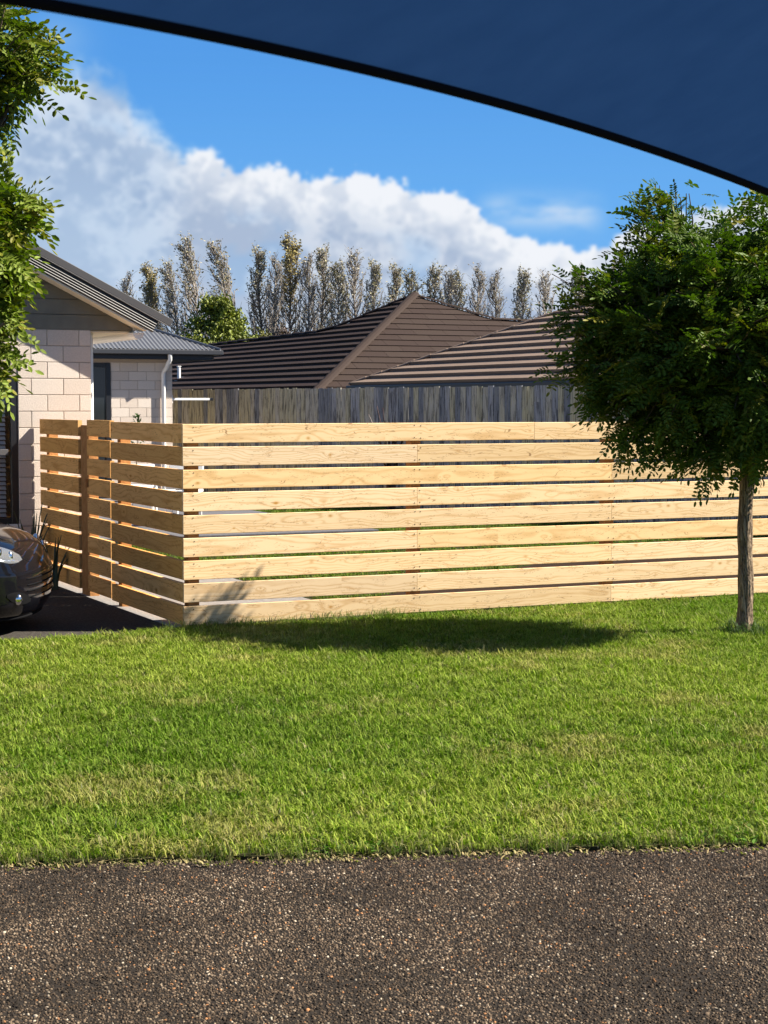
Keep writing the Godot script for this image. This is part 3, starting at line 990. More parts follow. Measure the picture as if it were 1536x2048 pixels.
# ------------------------------------------------------------------ neighbours' tiled roofs
# a face given by its outline; laid with tiles course by course from the eave up
func tile_face(parent: Node, origin: Vector3, along: Vector3, upslope: Vector3, outline: Array, course: float, tw: float, rise: float, mats: Array, shift := 0.5) -> void:
	var nrm := along.cross(upslope).normalized()
	if nrm.y < 0.0:
		nrm = -nrm
	var poly := PackedVector2Array()
	var tmax := 0.0
	var smin := 1e9
	var smax := -1e9
	for p in outline:
		var q := Vector2((p - origin).dot(along), (p - origin).dot(upslope))
		poly.append(q)
		tmax = maxf(tmax, q.y)
		smin = minf(smin, q.x)
		smax = maxf(smax, q.x)
	# the sheet under the tiles
	var st0 := flat_start()
	var ix := Geometry2D.triangulate_polygon(poly)
	for k in range(0, ix.size(), 3):
		tri(st0, outline[ix[k]], outline[ix[k + 1]], outline[ix[k + 2]])
	part(parent, "underlay", done(st0), M.deck_roof)
	var c := 0
	var t := 0.0
	while t < tmax:
		var s := smin - fposmod(c * shift * tw, tw)
		while s < smax:
			var cell := PackedVector2Array([Vector2(s + 0.004, t), Vector2(s + tw - 0.004, t), Vector2(s + tw - 0.004, t + course), Vector2(s + 0.004, t + course)])
			for piece in Geometry2D.intersect_polygons(cell, poly):
				if piece.size() < 3:
					continue
				var ar := 0.0
				for i in piece.size():
					var a: Vector2 = piece[i]
					var b: Vector2 = piece[(i + 1) % piece.size()]
					ar += a.cross(b)
				if absf(ar) < 0.03:
					continue
				var st := flat_start()
				var topv := []
				var lowv := []
				for q in piece:
					var f := (q.y - t) / course
					var base: Vector3 = origin + along * q.x + upslope * q.y + nrm * 0.004
					lowv.append(base)
					topv.append(base + nrm * lerpf(rise, 0.006, f))
				var tx := Geometry2D.triangulate_polygon(piece)
				for k in range(0, tx.size(), 3):
					tri(st, topv[tx[k]], topv[tx[k + 1]], topv[tx[k + 2]])
				for i in piece.size():
					var j := (i + 1) % piece.size()
					quad(st, lowv[i], lowv[j], topv[j], topv[i])
				part(parent, "tile", done(st), mats[rng.randi_range(0, mats.size() - 1)])
			s += tw
		t += course
		c += 1

func ridge_caps(parent: Node, a: Vector3, b: Vector3, m: Material, w := 0.10, l := 0.42) -> void:
	var d := (b - a).normalized()
	var side := d.cross(Vector3.UP).normalized()
	var up := side.cross(d).normalized()
	var total := a.distance_to(b)
	var n := maxi(1, int(round(total / l)))
	var ll := total / n
	var prof := PackedVector2Array()
	for i in 6:
		var an := PI * i / 5.0
		prof.append(Vector2(cos(an) * w, sin(an) * w * 0.62))
	var mesh := extrude(prof, ll + 0.035)
	for i in n:
		var o := part(parent, "ridge_cap", mesh, m)
		o.transform = Transform3D(Basis(side, up, d).rotated(side, 0.03), a + d * (ll * i) + up * 0.02)

func build_neighbours() -> void:
	# main hip roof
	var h := thing("hip_roof_house", "house with a dark brown tiled hip roof rising to a peak", "house", Vector3(0, 0, 0))
	var k := 0.525
	var cw := sqrt(1.0 + k * k)
	var E := Vector3(12.07, 1.987, -25.994)
	var AP := Vector3(17.87, 5.032, -31.79)
	var left_up := Vector3(1, k, 0) / cw
	var mid_up := Vector3(0, k, -1) / cw
	var lp := func(x: float, z: float) -> Vector3: return Vector3(x, E.y + k * (x - E.x), z)
	var mp := func(x: float, z: float) -> Vector3: return Vector3(x, E.y + k * (E.z - z), z)
	part(h, "wall", cbox2(Vector3(12.6, 0, -49.5), Vector3(23.5, 2.05, -26.5), 0.01), M.block1)
	var roof := part(h, "roof", cbox2(Vector3(12.16, 1.86, -49.9), Vector3(23.9, 1.96, -26.1), 0.01), M.fascia)
	var left := [E, AP, lp.call(16.25, -33.4), lp.call(15.95, -34.3), lp.call(15.9, -36.1), lp.call(15.73, -42.35), lp.call(15.4, -50.0), lp.call(E.x, -50.0)]
	tile_face(roof, E, Vector3(0, 0, -1), left_up, left, 0.352, 2.4, 0.066, [M.tile_a, M.tile_b])
	var mid := [E, AP, mp.call(19.69, -30.435), mp.call(20.54, -30.36), mp.call(24.0, -30.36), mp.call(24.0, E.z)]
	tile_face(roof, E, Vector3(1, 0, 0), mid_up, mid, 0.352, 0.95, 0.030, [M.tile_a, M.tile_b], 0.37)
	var cap: Material = M.tile_b
	ridge_caps(roof, E, AP, cap, 0.14)
	for i in range(1, 6):
		ridge_caps(roof, left[i], left[i + 1], cap, 0.10, 0.9)
	for i in range(1, 4):
		ridge_caps(roof, mid[i], mid[i + 1], cap, 0.08, 0.9)
	# far side, closing the roof
	var st := flat_start()
	var back := Vector3(24.0, 3.2, -50.0)
	for i in range(1, 6):
		tri(st, left[i], left[i + 1], back)
	for i in range(1, 4):
		tri(st, mid[i], mid[i + 1], back)
	part(roof, "rear_slope", done(st), M.deck_roof)
	var vt := thing("vent_pipe", "short white vent pipe standing on the dark tiled roof", "vent pipe", Vector3(13.385, 2.68, -39.756))
	part(vt, "pipe", tube([Vector3(0, -0.05, 0), Vector3(0, 0.42, 0)], 0.055), M.white)
	part(vt, "flashing", cbox(0.30, 0.02, 0.34, 0.006), M.iron, Vector3(0, 0.03, 0), Vector3(0, 0, atan(k)))
	part(vt, "cap", cbox(0.13, 0.03, 0.13, 0.01), M.white, Vector3(0, 0.43, 0))
	# nearer roof on the right
	var h2 := thing("tiled_roof_house", "house with a lighter brown tiled roof, partly behind the street tree", "house", Vector3(0, 0, 0))
	var k2 := 0.45
	var c2 := sqrt(1.0 + k2 * k2)
	var F := Vector3(12.089, 2.342, -23.504)
	var rt := 5.6
	var R1 := Vector3(F.x + rt, F.y + rt * k2, F.z + rt)
	var R2 := Vector3(F.x + rt, F.y + rt * k2, -13.3)
	var G := Vector3(F.x, F.y, -7.7)
	part(h2, "wall", cbox2(Vector3(12.65, 0, -23.0), Vector3(22.8, 2.22, -8.2), 0.01), M.block1)
	var roof2 := part(h2, "roof", cbox2(Vector3(12.2, 2.20, -23.4), Vector3(23.2, 2.30, -7.8), 0.01), M.fascia)
	tile_face(roof2, F, Vector3(0, 0, 1), Vector3(1, k2, 0) / c2, [F, R1, R2, G], 0.378, 1.32, 0.074, [M.tile_c, M.tile_d])
	part(roof2, "gutter", cbox2(Vector3(F.x - 0.09, F.y - 0.13, F.z - 0.05), Vector3(F.x + 0.03, F.y - 0.005, G.z + 0.05), 0.02), M.fascia)
	ridge_caps(roof2, F, R1, M.tile_c, 0.085)
	ridge_caps(roof2, R1, R2, M.tile_c, 0.085)
	ridge_caps(roof2, R2, G, M.tile_c, 0.085)
	var s2 := flat_start()
	var F2 := Vector3(F.x + 2 * rt, F.y, F.z)
	var G2 := Vector3(F.x + 2 * rt, F.y, G.z)
	tri(s2, F, F2, R1)
	tri(s2, G, R2, G2)
	quad(s2, R1, F2, G2, R2)
	part(roof2, "rear_slope", done(s2), M.tile_c)

# ------------------------------------------------------------------ leaves
func leaf_material() -> StandardMaterial3D:
	var m := mat(Color.WHITE, 0.55)
	m.metallic_specular = 0.3
	m.vertex_color_use_as_albedo = true
	m.backlight_enabled = true
	m.backlight = Color(0.62, 0.72, 0.22)
	m.cull_mode = BaseMaterial3D.CULL_DISABLED
	return m

func add_leaflet(st: SurfaceTool, at: Vector3, dir: Vector3, nrm: Vector3, l: float, w: float) -> void:
	var side := dir.cross(nrm).normalized()
	var a := at
	var m1 := at + dir * l * 0.35 - nrm * w * 0.12
	var m2 := at + dir * l * 0.75 - nrm * w * 0.12
	var e := at + dir * l
	tri(st, a, m1 + side * w * 0.5 + nrm * w * 0.2, m1)
	tri(st, a, m1, m1 - side * w * 0.5 + nrm * w * 0.2)
	quad(st, m1, m1 + side * w * 0.5 + nrm * w * 0.2, m2 + side * w * 0.42 + nrm * w * 0.2, m2)
	quad(st, m1, m2, m2 - side * w * 0.42 + nrm * w * 0.2, m1 - side * w * 0.5 + nrm * w * 0.2)
	tri(st, m2, m2 + side * w * 0.42 + nrm * w * 0.2, e)
	tri(st, m2, e, m2 - side * w * 0.42 + nrm * w * 0.2)

func single_leaf(l: float, w: float) -> ArrayMesh:
	var st := flat_start()
	add_leaflet(st, Vector3.ZERO, Vector3(0, 0.2, 1).normalized(), Vector3(0, 1, -0.2).normalized(), l, w)
	return done(st)

# a feathered leaf along +z: a rib with leaflets in pairs
func feather_leaf(seed_: int, l: float, pairs: int, ll: float, lw: float) -> ArrayMesh:
	var r := RandomNumberGenerator.new()
	r.seed = seed_
	var st := flat_start()
	var droop := r.randf_range(0.1, 0.5)
	var at := func(t: float) -> Vector3: return Vector3(0.02 * sin(t * 3.0), -droop * l * t * t, l * t)
	for i in 4:
		var p: Vector3 = at.call(i / 4.0)
		var q: Vector3 = at.call((i + 1) / 4.0)
		quad(st, p + Vector3(0.0018, 0, 0), p - Vector3(0.0018, 0, 0), q - Vector3(0.0012, 0, 0), q + Vector3(0.0012, 0, 0))
	for i in pairs:
		var t := 0.2 + 0.76 * i / float(pairs)
		var p: Vector3 = at.call(t)
		for s in [-1.0, 1.0]:
			var dir := Vector3(s, r.randf_range(-0.35, 0.25), 0.45 + r.randf_range(-0.15, 0.25)).normalized()
			var nrm := (Vector3.UP + Vector3(r.randf_range(-0.5, 0.5), 0, r.randf_range(-0.5, 0.5))).normalized()
			nrm = (nrm - dir * nrm.dot(dir)).normalized()
			add_leaflet(st, p, dir, nrm, ll * r.randf_range(0.8, 1.12), lw * r.randf_range(0.85, 1.1))
	add_leaflet(st, at.call(1.0), Vector3(0, -droop, 1).normalized(), Vector3.UP, ll, lw)
	return done(st)

func look_basis(dir: Vector3, roll: float) -> Basis:
	var z := dir.normalized()
	var x := Vector3.UP.cross(z)
	if x.length() < 0.05:
		x = Vector3.RIGHT
	x = x.normalized()
	var y := z.cross(x).normalized()
	return Basis(x, y, z) * Basis(Vector3(0, 0, 1), roll)

# crown from clumps: each is [centre, radii, leaves]
func leafy_crown(parent: Node3D, clumps: Array, forks: Array, leaves: Array, lm: Material, base_col: Color, seed_: int, yellow := 0.0) -> void:
	var r := RandomNumberGenerator.new()
	r.seed = seed_
	var sets := []
	for k in leaves.size():
		sets.append([[], []])
	var tw := begin()
	for c in clumps:
		var centre: Vector3 = c[0]
		var rad: Vector3 = c[1]
		var root: Vector3 = forks[0]
		for f in forks:
			if f.distance_to(centre) < root.distance_to(centre):
				root = f
		# twigs inside the clump carry the leaves
		var n: int = c[2]
		var nt := maxi(4, int(n / 16.0))
		for t in nt:
			var d := Vector3(r.randfn(), r.randfn() + 0.15, r.randfn()).normalized()
			var tip := centre + d * rad * (0.45 + 0.62 * pow(r.randf(), 0.6))
			var start := centre.lerp(root, r.randf_range(0.2, 0.75))
			var midp := start.lerp(tip, 0.5) + Vector3(r.randf_range(-0.05, 0.05), r.randf_range(-0.02, 0.08), r.randf_range(-0.05, 0.05))
			add_tube(tw, [start, midp, tip], [0.009, 0.007, 0.004], 4, false)
			var per := int(n / float(nt)) + 1
			for i in per:
				var f := pow(r.randf(), 0.55)
				var at := start.lerp(midp, minf(f * 2.0, 1.0)).lerp(tip, maxf(0.0, f * 2.0 - 1.0))
				if f < 0.25:
					continue
				at += Vector3(r.randfn(), r.randfn(), r.randfn()) * 0.045
				var out := ((at - centre).normalized() * 0.7 + (tip - start).normalized() * 0.5 + Vector3(r.randfn(), r.randfn() * 0.6, r.randfn()) * 0.7)
				out.y -= 0.12
				var kk := r.randi_range(0, leaves.size() - 1)
				var b := look_basis(out, r.randf_range(-0.9, 0.9))
				sets[kk][0].append(Transform3D(b.scaled_local(Vector3.ONE * r.randf_range(0.7, 1.15)), at))
				var col := base_col * r.randf_range(0.72, 1.3)
				if r.randf() < yellow:
					col = col.lerp(Color(0.22, 0.19, 0.025), r.randf_range(0.25, 0.8))
				sets[kk][1].append(col)
	part(parent, "twigs", done(tw), M.twig).set_meta("kind", "stuff")
	for k in leaves.size():
		if sets[k][0].size() > 0:
			multi(parent, "crown", leaves[k], lm, sets[k][0], sets[k][1]).set_meta("kind", "stuff")

const RT := Vector3(0.904, 0, 0.4275)
const FW := Vector3(0.4275, 0, -0.904)

func build_street_trees() -> void:
	var lm := leaf_material()
	var leaves := []
	for k in 4:
		leaves.append(feather_leaf(70 + k, 0.20, 5, 0.056, 0.025))
	# right tree: round-headed, clean trunk
	var base := Vector3(4.06, 0, 2.24)
	var t := thing("street_tree", "round-headed young street tree with a bare trunk on the lawn", "tree", base)
	var st := begin()
	st.set_smooth_group(1)
	var pts := []
	var rad := []
	for i in 15:
		var f := i / 14.0
		pts.append(RT * (0.012 * sin(f * 7.0) + 0.02 * f) + FW * 0.01 * cos(f * 5.0) + Vector3(0, -0.05 + f * 1.50, 0))
		rad.append(0.066 + 0.030 * exp(-f * 14.0) - 0.008 * f + 0.004 * sin(f * 23.0) + (0.02 * smoothstep(0.88, 1.0, f)))
	add_tube(st, pts, rad, 16, false)
	part(t, "trunk", done(st), M.bark)
	# clumps: offset to the right, height, towards the viewer, radius, leaves
	var spec := [
		[-0.05, 1.72, 0.2, 0.42, 330], [-0.50, 1.75, 0.1, 0.40, 300], [-0.35, 1.62, 0.45, 0.36, 240], [0.22, 1.78, 0.1, 0.40, 280], [0.10, 1.70, 0.5, 0.36, 240],
		[-0.95, 1.98, 0.05, 0.38, 260], [-0.78, 1.95, 0.55, 0.36, 240], [-0.1, 2.0, 0.85, 0.42, 300], [0.40, 2.1, 0.6, 0.42, 260], [0.66, 2.3, 0.1, 0.40, 240], [0.25, 2.05, -0.6, 0.40, 220], [-0.5, 1.95, -0.65, 0.42, 240],
		[-1.12, 2.28, 0.1, 0.36, 240], [-0.85, 2.35, 0.6, 0.38, 260], [-0.3, 2.35, 0.95, 0.42, 300], [0.4, 2.35, 0.95, 0.42, 280], [0.95, 2.6, 0.4, 0.40, 240], [1.05, 2.75, -0.3, 0.38, 200], [0.4, 2.3, -0.95, 0.42, 220], [-0.5, 2.3, -0.95, 0.42, 220],
		[-1.28, 2.66, 0.0, 0.30, 150], [-0.95, 2.68, 0.45, 0.38, 260], [-0.45, 2.75, 0.75, 0.40, 300], [0.2, 2.75, 0.9, 0.42, 300], [0.85, 2.75, 0.6, 0.42, 260], [0.9, 2.7, -0.5, 0.42, 220], [0.0, 2.7, -0.8, 0.42, 220], [-0.8, 2.65, -0.5, 0.40, 200],
		[-0.72, 3.02, 0.1, 0.34, 220], [-0.35, 3.05, 0.45, 0.36, 250], [0.15, 3.05, 0.5, 0.36, 250], [0.65, 3.05, 0.2, 0.40, 250], [0.1, 3.0, -0.45, 0.4, 200],
		[-0.70, 3.32, 0.05, 0.27, 150], [-0.55, 3.50, 0.1, 0.17, 60], [-0.05, 3.30, 0.25, 0.26, 110], [0.15, 3.45, 0.1, 0.22, 80], [0.55, 3.32, 0.1, 0.3, 150],
		[-0.1, 2.2, 0.1, 0.5, 220], [-0.5, 2.5, 0.1, 0.5, 220], [0.4, 2.5, 0.1, 0.5, 220], [0.0, 2.85, 0.1, 0.5, 200],
		[-1.45, 2.62, 0.05, 0.14, 26], [-1.50, 2.86, 0.0, 0.16, 26], [-0.72, 3.66, 0.0, 0.12, 14], [-0.48, 3.68, 0.0, 0.10, 10], [-1.05, 3.12, 0.1, 0.14, 18], [-1.5, 2.2, 0.1, 0.15, 22], [-1.3, 1.95, 0.1, 0.15, 24], [-1.42, 2.42, 0.1, 0.18, 36], [-1.15, 2.86, 0.0, 0.15, 30], [-0.62, 1.45, 0.15, 0.15, 26], [-0.98, 1.68, 0.1, 0.2, 60]]
	var clumps := []
	for s in spec:
		var c: Vector3 = RT * s[0] - FW * (s[2] * (0.85 if s[2] > 0.0 else 0.5) + 0.06 - 0.34 * smoothstep(2.9, 3.4, s[1])) + Vector3(0, s[1], 0)
		clumps.append([c, Vector3(s[3], s[3] * 0.85, s[3] * 0.8), int(s[4] * 1.15)])
	var forks := []
	var lb := begin()
	lb.set_smooth_group(1)
	var top: Vector3 = pts[14]
	for i in 9:
		var a := i * 2.39996 + 0.5
		var sp := 0.45 + 0.5 * float(i % 3) / 2.0
		var d := Vector3(cos(a) * sp, 1.0, sin(a) * sp).normalized()
		var l := rng.randf_range(0.75, 1.25)
		var p1 := top + d * l * 0.5 + Vector3(0, 0.05, 0)
		var p2 := top + d * l + Vector3(cos(a), 0.6, sin(a)) * 0.1
		add_tube(lb, [top - Vector3(0, 0.10, 0), top.lerp(p1, 0.45) + Vector3(cos(a), 0, sin(a)) * 0.04, p1, p2], [0.042, 0.034, 0.024, 0.012], 8, false)
		forks.append(p1)
		forks.append(p2)
	# a thin water shoot hanging low on the left and a stub on the right
	add_tube(lb, [top + Vector3(0, -0.02, 0), top - RT * 0.22 + Vector3(0, 0.02, 0), top - RT * 0.20 + Vector3(0, -0.14, 0)], [0.008, 0.006, 0.003], 5)
	add_tube(lb, [top + Vector3(0, -0.06, 0), top + RT * 0.14 + Vector3(0, -0.03, 0), top + RT * 0.26 + Vector3(0, 0.10, 0)], [0.02, 0.014, 0.008], 6)
	part(t, "limbs", done(lb), M.bark)
	leafy_crown(t, clumps, forks, leaves, lm, Color(0.072, 0.116, 0.014), 501, 0.18)
	# left tree: only its right-hand fringe reaches the picture
	var b2 := Vector3(-2.90, 0, 2.05)
	var t2 := thing("street_tree", "yellowish-green street tree whose branches hang in at the left edge", "tree", b2)
	var s2 := begin()
	s2.set_smooth_group(1)
	var q := []
	var qr := []
	for i in 10:
		var f := i / 9.0
		q.append(Vector3(0.02 * sin(f * 5.0), -0.05 + f * 1.85, 0.015 * cos(f * 4.0)))
		qr.append(0.075 + 0.03 * exp(-f * 12.0) - 0.012 * f)
	add_tube(s2, q, qr, 14, false)
	part(t2, "trunk", done(s2), M.bark)
	var leaves2 := []
	for k in 4:
		leaves2.append(feather_leaf(170 + k, 0.21, 5, 0.062, 0.031))
	var spec2 := [
		[1.00, 4.25, 0.1, 0.34, 230], [1.22, 4.08, 0.05, 0.16, 46], [0.75, 4.45, 0.0, 0.38, 220], [0.70, 3.95, 0.2, 0.32, 170], [0.66, 3.72, 0.1, 0.24, 110],
		[0.64, 3.45, 0.1, 0.32, 170], [1.05, 3.14, 0.1, 0.30, 230], [1.22, 3.06, 0.05, 0.17, 80], [0.85, 2.95, 0.2, 0.34, 260], [1.02, 2.86, 0.15, 0.26, 160], [0.78, 2.58, 0.15, 0.34, 240], [0.96, 2.52, 0.1, 0.18, 70],
		[0.74, 2.28, 0.1, 0.33, 230], [0.92, 2.20, 0.1, 0.2, 90], [0.68, 2.02, 0.1, 0.24, 120], [0.70, 1.86, 0.1, 0.13, 36], [1.02, 2.12, 0.1, 0.12, 20], [1.30, 4.18, 0.0, 0.12, 20],
		[0.3, 4.5, 0.2, 0.5, 220], [0.1, 3.9, 0.4, 0.6, 260], [0.2, 3.2, 0.5, 0.6, 260], [0.2, 2.5, 0.5, 0.55, 260], [-0.5, 3.0, 0.2, 0.7, 260], [-0.5, 3.9, 0.0, 0.7, 260], [0.3, 3.0, -0.6, 0.6, 220], [0.2, 4.0, -0.5, 0.6, 200], [-0.6, 2.4, -0.4, 0.6, 200]]
	var cl2 := []
	for s in spec2:
		cl2.append([RT * (s[0] - (0.16 if s[1] < 3.8 else 0.10)) - FW * s[2] + Vector3(0, s[1], 0), Vector3(s[3], s[3], s[3]), int(s[4] * 1.15)])
	var fk := []
	var lb2 := begin()
	lb2.set_smooth_group(1)
	var tp: Vector3 = q[9]
	for i in 10:
		var a := i * 2.39996
		var d := Vector3(cos(a) * 0.6, 0.9, sin(a) * 0.6).normalized()
		if i % 2 == 0:
			d = (RT * rng.randf_range(0.35, 0.9) + Vector3(0, rng.randf_range(0.2, 1.4), 0) - FW * rng.randf_range(-0.1, 0.3)).normalized()
		var l := rng.randf_range(0.9, 1.7)
		var p1 := tp + d * l * 0.55
		var p2 := tp + d * l
		add_tube(lb2, [tp - Vector3(0, 0.1, 0), tp.lerp(p1, 0.5) + Vector3(0, 0.04, 0), p1, p2], [0.045, 0.034, 0.022, 0.010], 8, false)
		fk.append(p1)
		fk.append(p2)
	part(t2, "limbs", done(lb2), M.bark)
	leafy_crown(t2, cl2, fk, leaves2, lm, Color(0.135, 0.18, 0.024), 777, 0.28)

# ------------------------------------------------------------------ trees far behind
func poplar_proto(seed_: int, lean: float, leafy: float, col: Color) -> Array:
	var r := RandomNumberGenerator.new()
	r.seed = seed_
	var H := 13.0
	var st := begin()
	st.set_smooth_group(1)
	var tr := []
	var tr_r := []
	for i in 12:
		var f := i / 11.0
		tr.append(Vector3(-lean * f * f * 1.6 + 0.12 * sin(f * 6.0 + seed_), H * f, 0.1 * sin(f * 5.0)))
		tr_r.append(lerpf(0.14, 0.012, f))
	add_tube(st, tr, tr_r, 6, false)
	var bs := begin()
	var xf := []
	var cols := []
	var pos := func(f: float) -> Vector3:
		var k := f * 11.0
		var i := mini(int(k), 10)
		return tr[i].lerp(tr[i + 1], k - i)
	for b in 84:
		var f := 0.12 + 0.86 * b / 84.0 + r.randf_range(-0.01, 0.01)
		var p: Vector3 = pos.call(clampf(f, 0.0, 0.99))
		var a := r.randf() * TAU
		var l := (1.0 - f) * 3.2 * r.randf_range(0.7, 1.25) + 0.75
		var up := r.randf_range(1.9, 3.8)
		var d := Vector3(cos(a) - lean * 0.8, up, sin(a)).normalized()
		var e := p + d * l
		var m := p + d * l * 0.5 + Vector3(cos(a), -0.15, sin(a)) * 0.10 * l
		add_tube(bs, [p, m, e], [0.042, 0.032, 0.014], 3, false)
		for k in 11:
			var g := 0.15 + 0.85 * k / 11.0
			var q := p.lerp(m, minf(1.0, g * 2.0)).lerp(e, maxf(0.0, g * 2.0 - 1.0))
			var td := (Vector3(r.randfn() * 0.5 - lean * 0.7, r.randf_range(0.7, 1.7), r.randfn() * 0.5)).normalized()
			var tl := r.randf_range(0.3, 0.75)
			add_tube(bs, [q, q + td * tl], [0.014, 0.006], 3, false)
			var nl := int(round(leafy * (1.6 + 4.6 * smoothstep(0.35, 0.9, f)) * r.randf_range(0.3, 1.4)))
			for z in nl:
				var lp := q + td * tl * r.randf_range(0.2, 1.1) + Vector3(r.randfn(), r.randfn(), r.randfn()) * 0.06
				var bb := look_basis(Vector3(r.randfn() - lean, r.randfn() * 0.7 + 0.4, r.randfn()), r.randf() * TAU)
				xf.append(Transform3D(bb.scaled_local(Vector3.ONE * r.randf_range(0.7, 1.3)), lp))
				cols.append(col.lerp(Color(0.22, 0.17, 0.10), r.randf() * 0.5) * r.randf_range(0.7, 1.35))
	return [done(st), done(bs), xf, cols]

func build_far_trees() -> void:
	var bark := mat(lin(0.27, 0.24, 0.215), 0.95)
	var lm := mat(Color.WHITE, 0.6)
	lm.vertex_color_use_as_albedo = true
	lm.backlight_enabled = true
	lm.backlight = Color(0.5, 0.5, 0.3)
	var leaf := single_leaf(0.15, 0.085)
	var protos := []
	for k in 5:
		var p := poplar_proto(900 + k * 7, [0.75, 0.10, 0.05, 0.55, 0.0][k], [0.36, 0.42, 0.14, 0.34, 0.75][k], [Color(0.27, 0.26, 0.17), Color(0.29, 0.275, 0.17), Color(0.31, 0.29, 0.23), Color(0.29, 0.265, 0.15), Color(0.32, 0.26, 0.07)][k])
		var n := Node3D.new()
		part(n, "trunk", p[0], bark)
		part(n, "branches", p[1], bark).set_meta("kind", "stuff")
		multi(n, "crown", leaf, lm, p[2], p[3]).set_meta("kind", "stuff")
		protos.append(n)
	# picture-plane list: across (metres to the right at 130 m), top height, prototype, lean side
	var list := [
		[-18.9, 11.0, 2], [-17.4, 11.6, 4], [-15.9, 10.0, 0], [-14.6, 11.9, 0], [-13.0, 13.6, 0], [-11.2, 13.3, 3], [-9.2, 12.9, 1], [-8.1, 12.3, 2], [-7.0, 13.6, 4], [-5.6, 12.4, 2],
		[-4.5, 13.0, 1], [-3.3, 12.0, 1], [-2.1, 12.7, 2], [-0.7, 12.0, 1], [0.9, 11.7, 1], [2.1, 11.4, 1], [3.6, 11.7, 1], [4.7, 11.2, 2], [5.4, 11.3, 1], [6.9, 11.6, 2], [8.2, 11.2, 2], [10.2, 11.5, 1], [12.0, 11.2, 2], [14.4, 11.7, 1], [17.0, 11.8, 1], [19.6, 11.4, 2]]
	var words := ["first", "second", "third", "fourth", "fifth", "sixth", "seventh", "eighth", "ninth", "tenth", "eleventh", "twelfth", "thirteenth"]
	var looks := ["poplar bent left by the wind", "upright half-bare poplar", "nearly bare poplar", "leaning thin poplar", "yellow-leaved poplar"]
	for i in list.size():
		var e: Array = list[i]
		var o: Node3D = protos[e[2]].duplicate()
		o.name = numbered("poplar_tree")
		add_child(o)
		var dist := 130.0 - i * 0.25 + (3.0 if i % 2 == 0 else 0.0)
		o.position = Vector3(-4.72, 0, 13.9) + FW * dist + RT * e[0] * dist / 130.0
		o.rotation.y = -deg_to_rad(YAW) + (0.0 if (e[2] == 0 or e[2] == 3) else rng.randf() * TAU)
		o.scale = Vector3(1.35, 1.0, 1.35) * (e[1] * dist / 130.0 / 13.0)
		var where: String = (words[i] + " from the left") if i < 13 else (words[list.size() - 1 - i] + " from the right")
		tag(o, "%s, %s in the row behind the roofs" % [looks[e[2]], where], "tree", "poplars behind the roofs")
	for p in protos:
		p.free()
	# bright green conical tree and two bushes between the roofs
	var leaf2 := single_leaf(0.13, 0.08)
	for s in [["conical_tree", "bright green conical tree between the two houses' roofs", -6.62, 4.22, 2.4, Color(0.15, 0.18, 0.018), 17000, 70.0, 0.0],
			["green_bush", "small yellow-green bush right of the bright green conical tree", -4.85, 2.95, 0.5, Color(0.13, 0.13, 0.02), 1400, 71.0, 0.0],
			["brown_bush", "dull brown bush showing over the roof right of the green tree", -4.35, 3.2, 0.9, Color(0.085, 0.06, 0.05), 1200, 76.0, 1.0]]:
		var dist: float = s[7]
		var bp: Vector3 = Vector3(-4.72, 0, 13.9) + FW * dist + RT * s[2]
		var t := thing(s[0], s[1], "tree" if s[0] == "conical_tree" else "bush", bp)
		var st := begin()
		var top: float = 1.91 + s[3]
		add_tube(st, [Vector3(0, 0, 0), Vector3(0.05, top * 0.6, 0), Vector3(0, top * 0.95, 0)], [0.14, 0.08, 0.02], 7)
		part(t, "trunk", done(st), bark)
		var lb := begin()
		var xf := []
		var cols := []
		for i in 92:
			var f := rng.randf()
			var y: float = top * lerpf(0.35, 0.97, f)
			var a := rng.randf() * TAU
			var wr: float = s[4] * (0.16 + 0.95 * pow(1.0 - f, 0.85)) * rng.randf_range(0.7, 1.05)
			var tip := Vector3(cos(a) * wr, y + 0.15, sin(a) * wr)
			add_tube(lb, [Vector3(0, y - 0.2, 0), tip], [0.03, 0.01], 4, false)
			for k in int(s[6] / 92.0):
				var g := pow(rng.randf(), 0.5)
				var p := Vector3(0, y - 0.2, 0).lerp(tip, g) + Vector3(rng.randfn(), rng.randfn() * 1.1, rng.randfn()) * 0.12
				xf.append(Transform3D(look_basis(Vector3(rng.randfn(), rng.randfn() + 0.6, rng.randfn()), rng.randf() * TAU).scaled_local(Vector3.ONE * rng.randf_range(0.7, 1.3)), p))
				cols.append(s[5] * rng.randf_range(0.6, 1.5))
		part(t, "branches", done(lb), bark).set_meta("kind", "stuff")
		multi(t, "crown", leaf2, lm, xf, cols).set_meta("kind", "stuff")

# ------------------------------------------------------------------ car
var car_rows: Array = []
func car_front(y: float) -> Vector3:
	# x of the nose at the centre line, half width, corner length at this height
	for i in car_rows.size() - 1:
		var a: Array = car_rows[i]
		var b: Array = car_rows[i + 1]
		if y <= b[0] or i == car_rows.size() - 2:
			var t := clampf((y - a[0]) / (b[0] - a[0]), 0.0, 1.0)
			return Vector3(lerpf(a[1], b[1], t), lerpf(a[2], b[2], t), lerpf(a[3], b[3], t))
	return Vector3.ZERO

# point on the body: y height, s from 0 (front centre) to 1 (end of the rounded corner), side -1 or 1
func car_skin(y: float, s: float, side: float, out := 0.0) -> Vector3:
	var f := car_front(y)
	var a := s * PI / 2.0
	var n := 2.5
	var cz := pow(maxf(sin(a), 0.0), 2.0 / n)
	var cx := pow(maxf(cos(a), 0.0), 2.0 / n)
	return Vector3(f.x - f.z * (1.0 - cx) + out * cos(a), y, side * (f.y * cz + out * sin(a)))

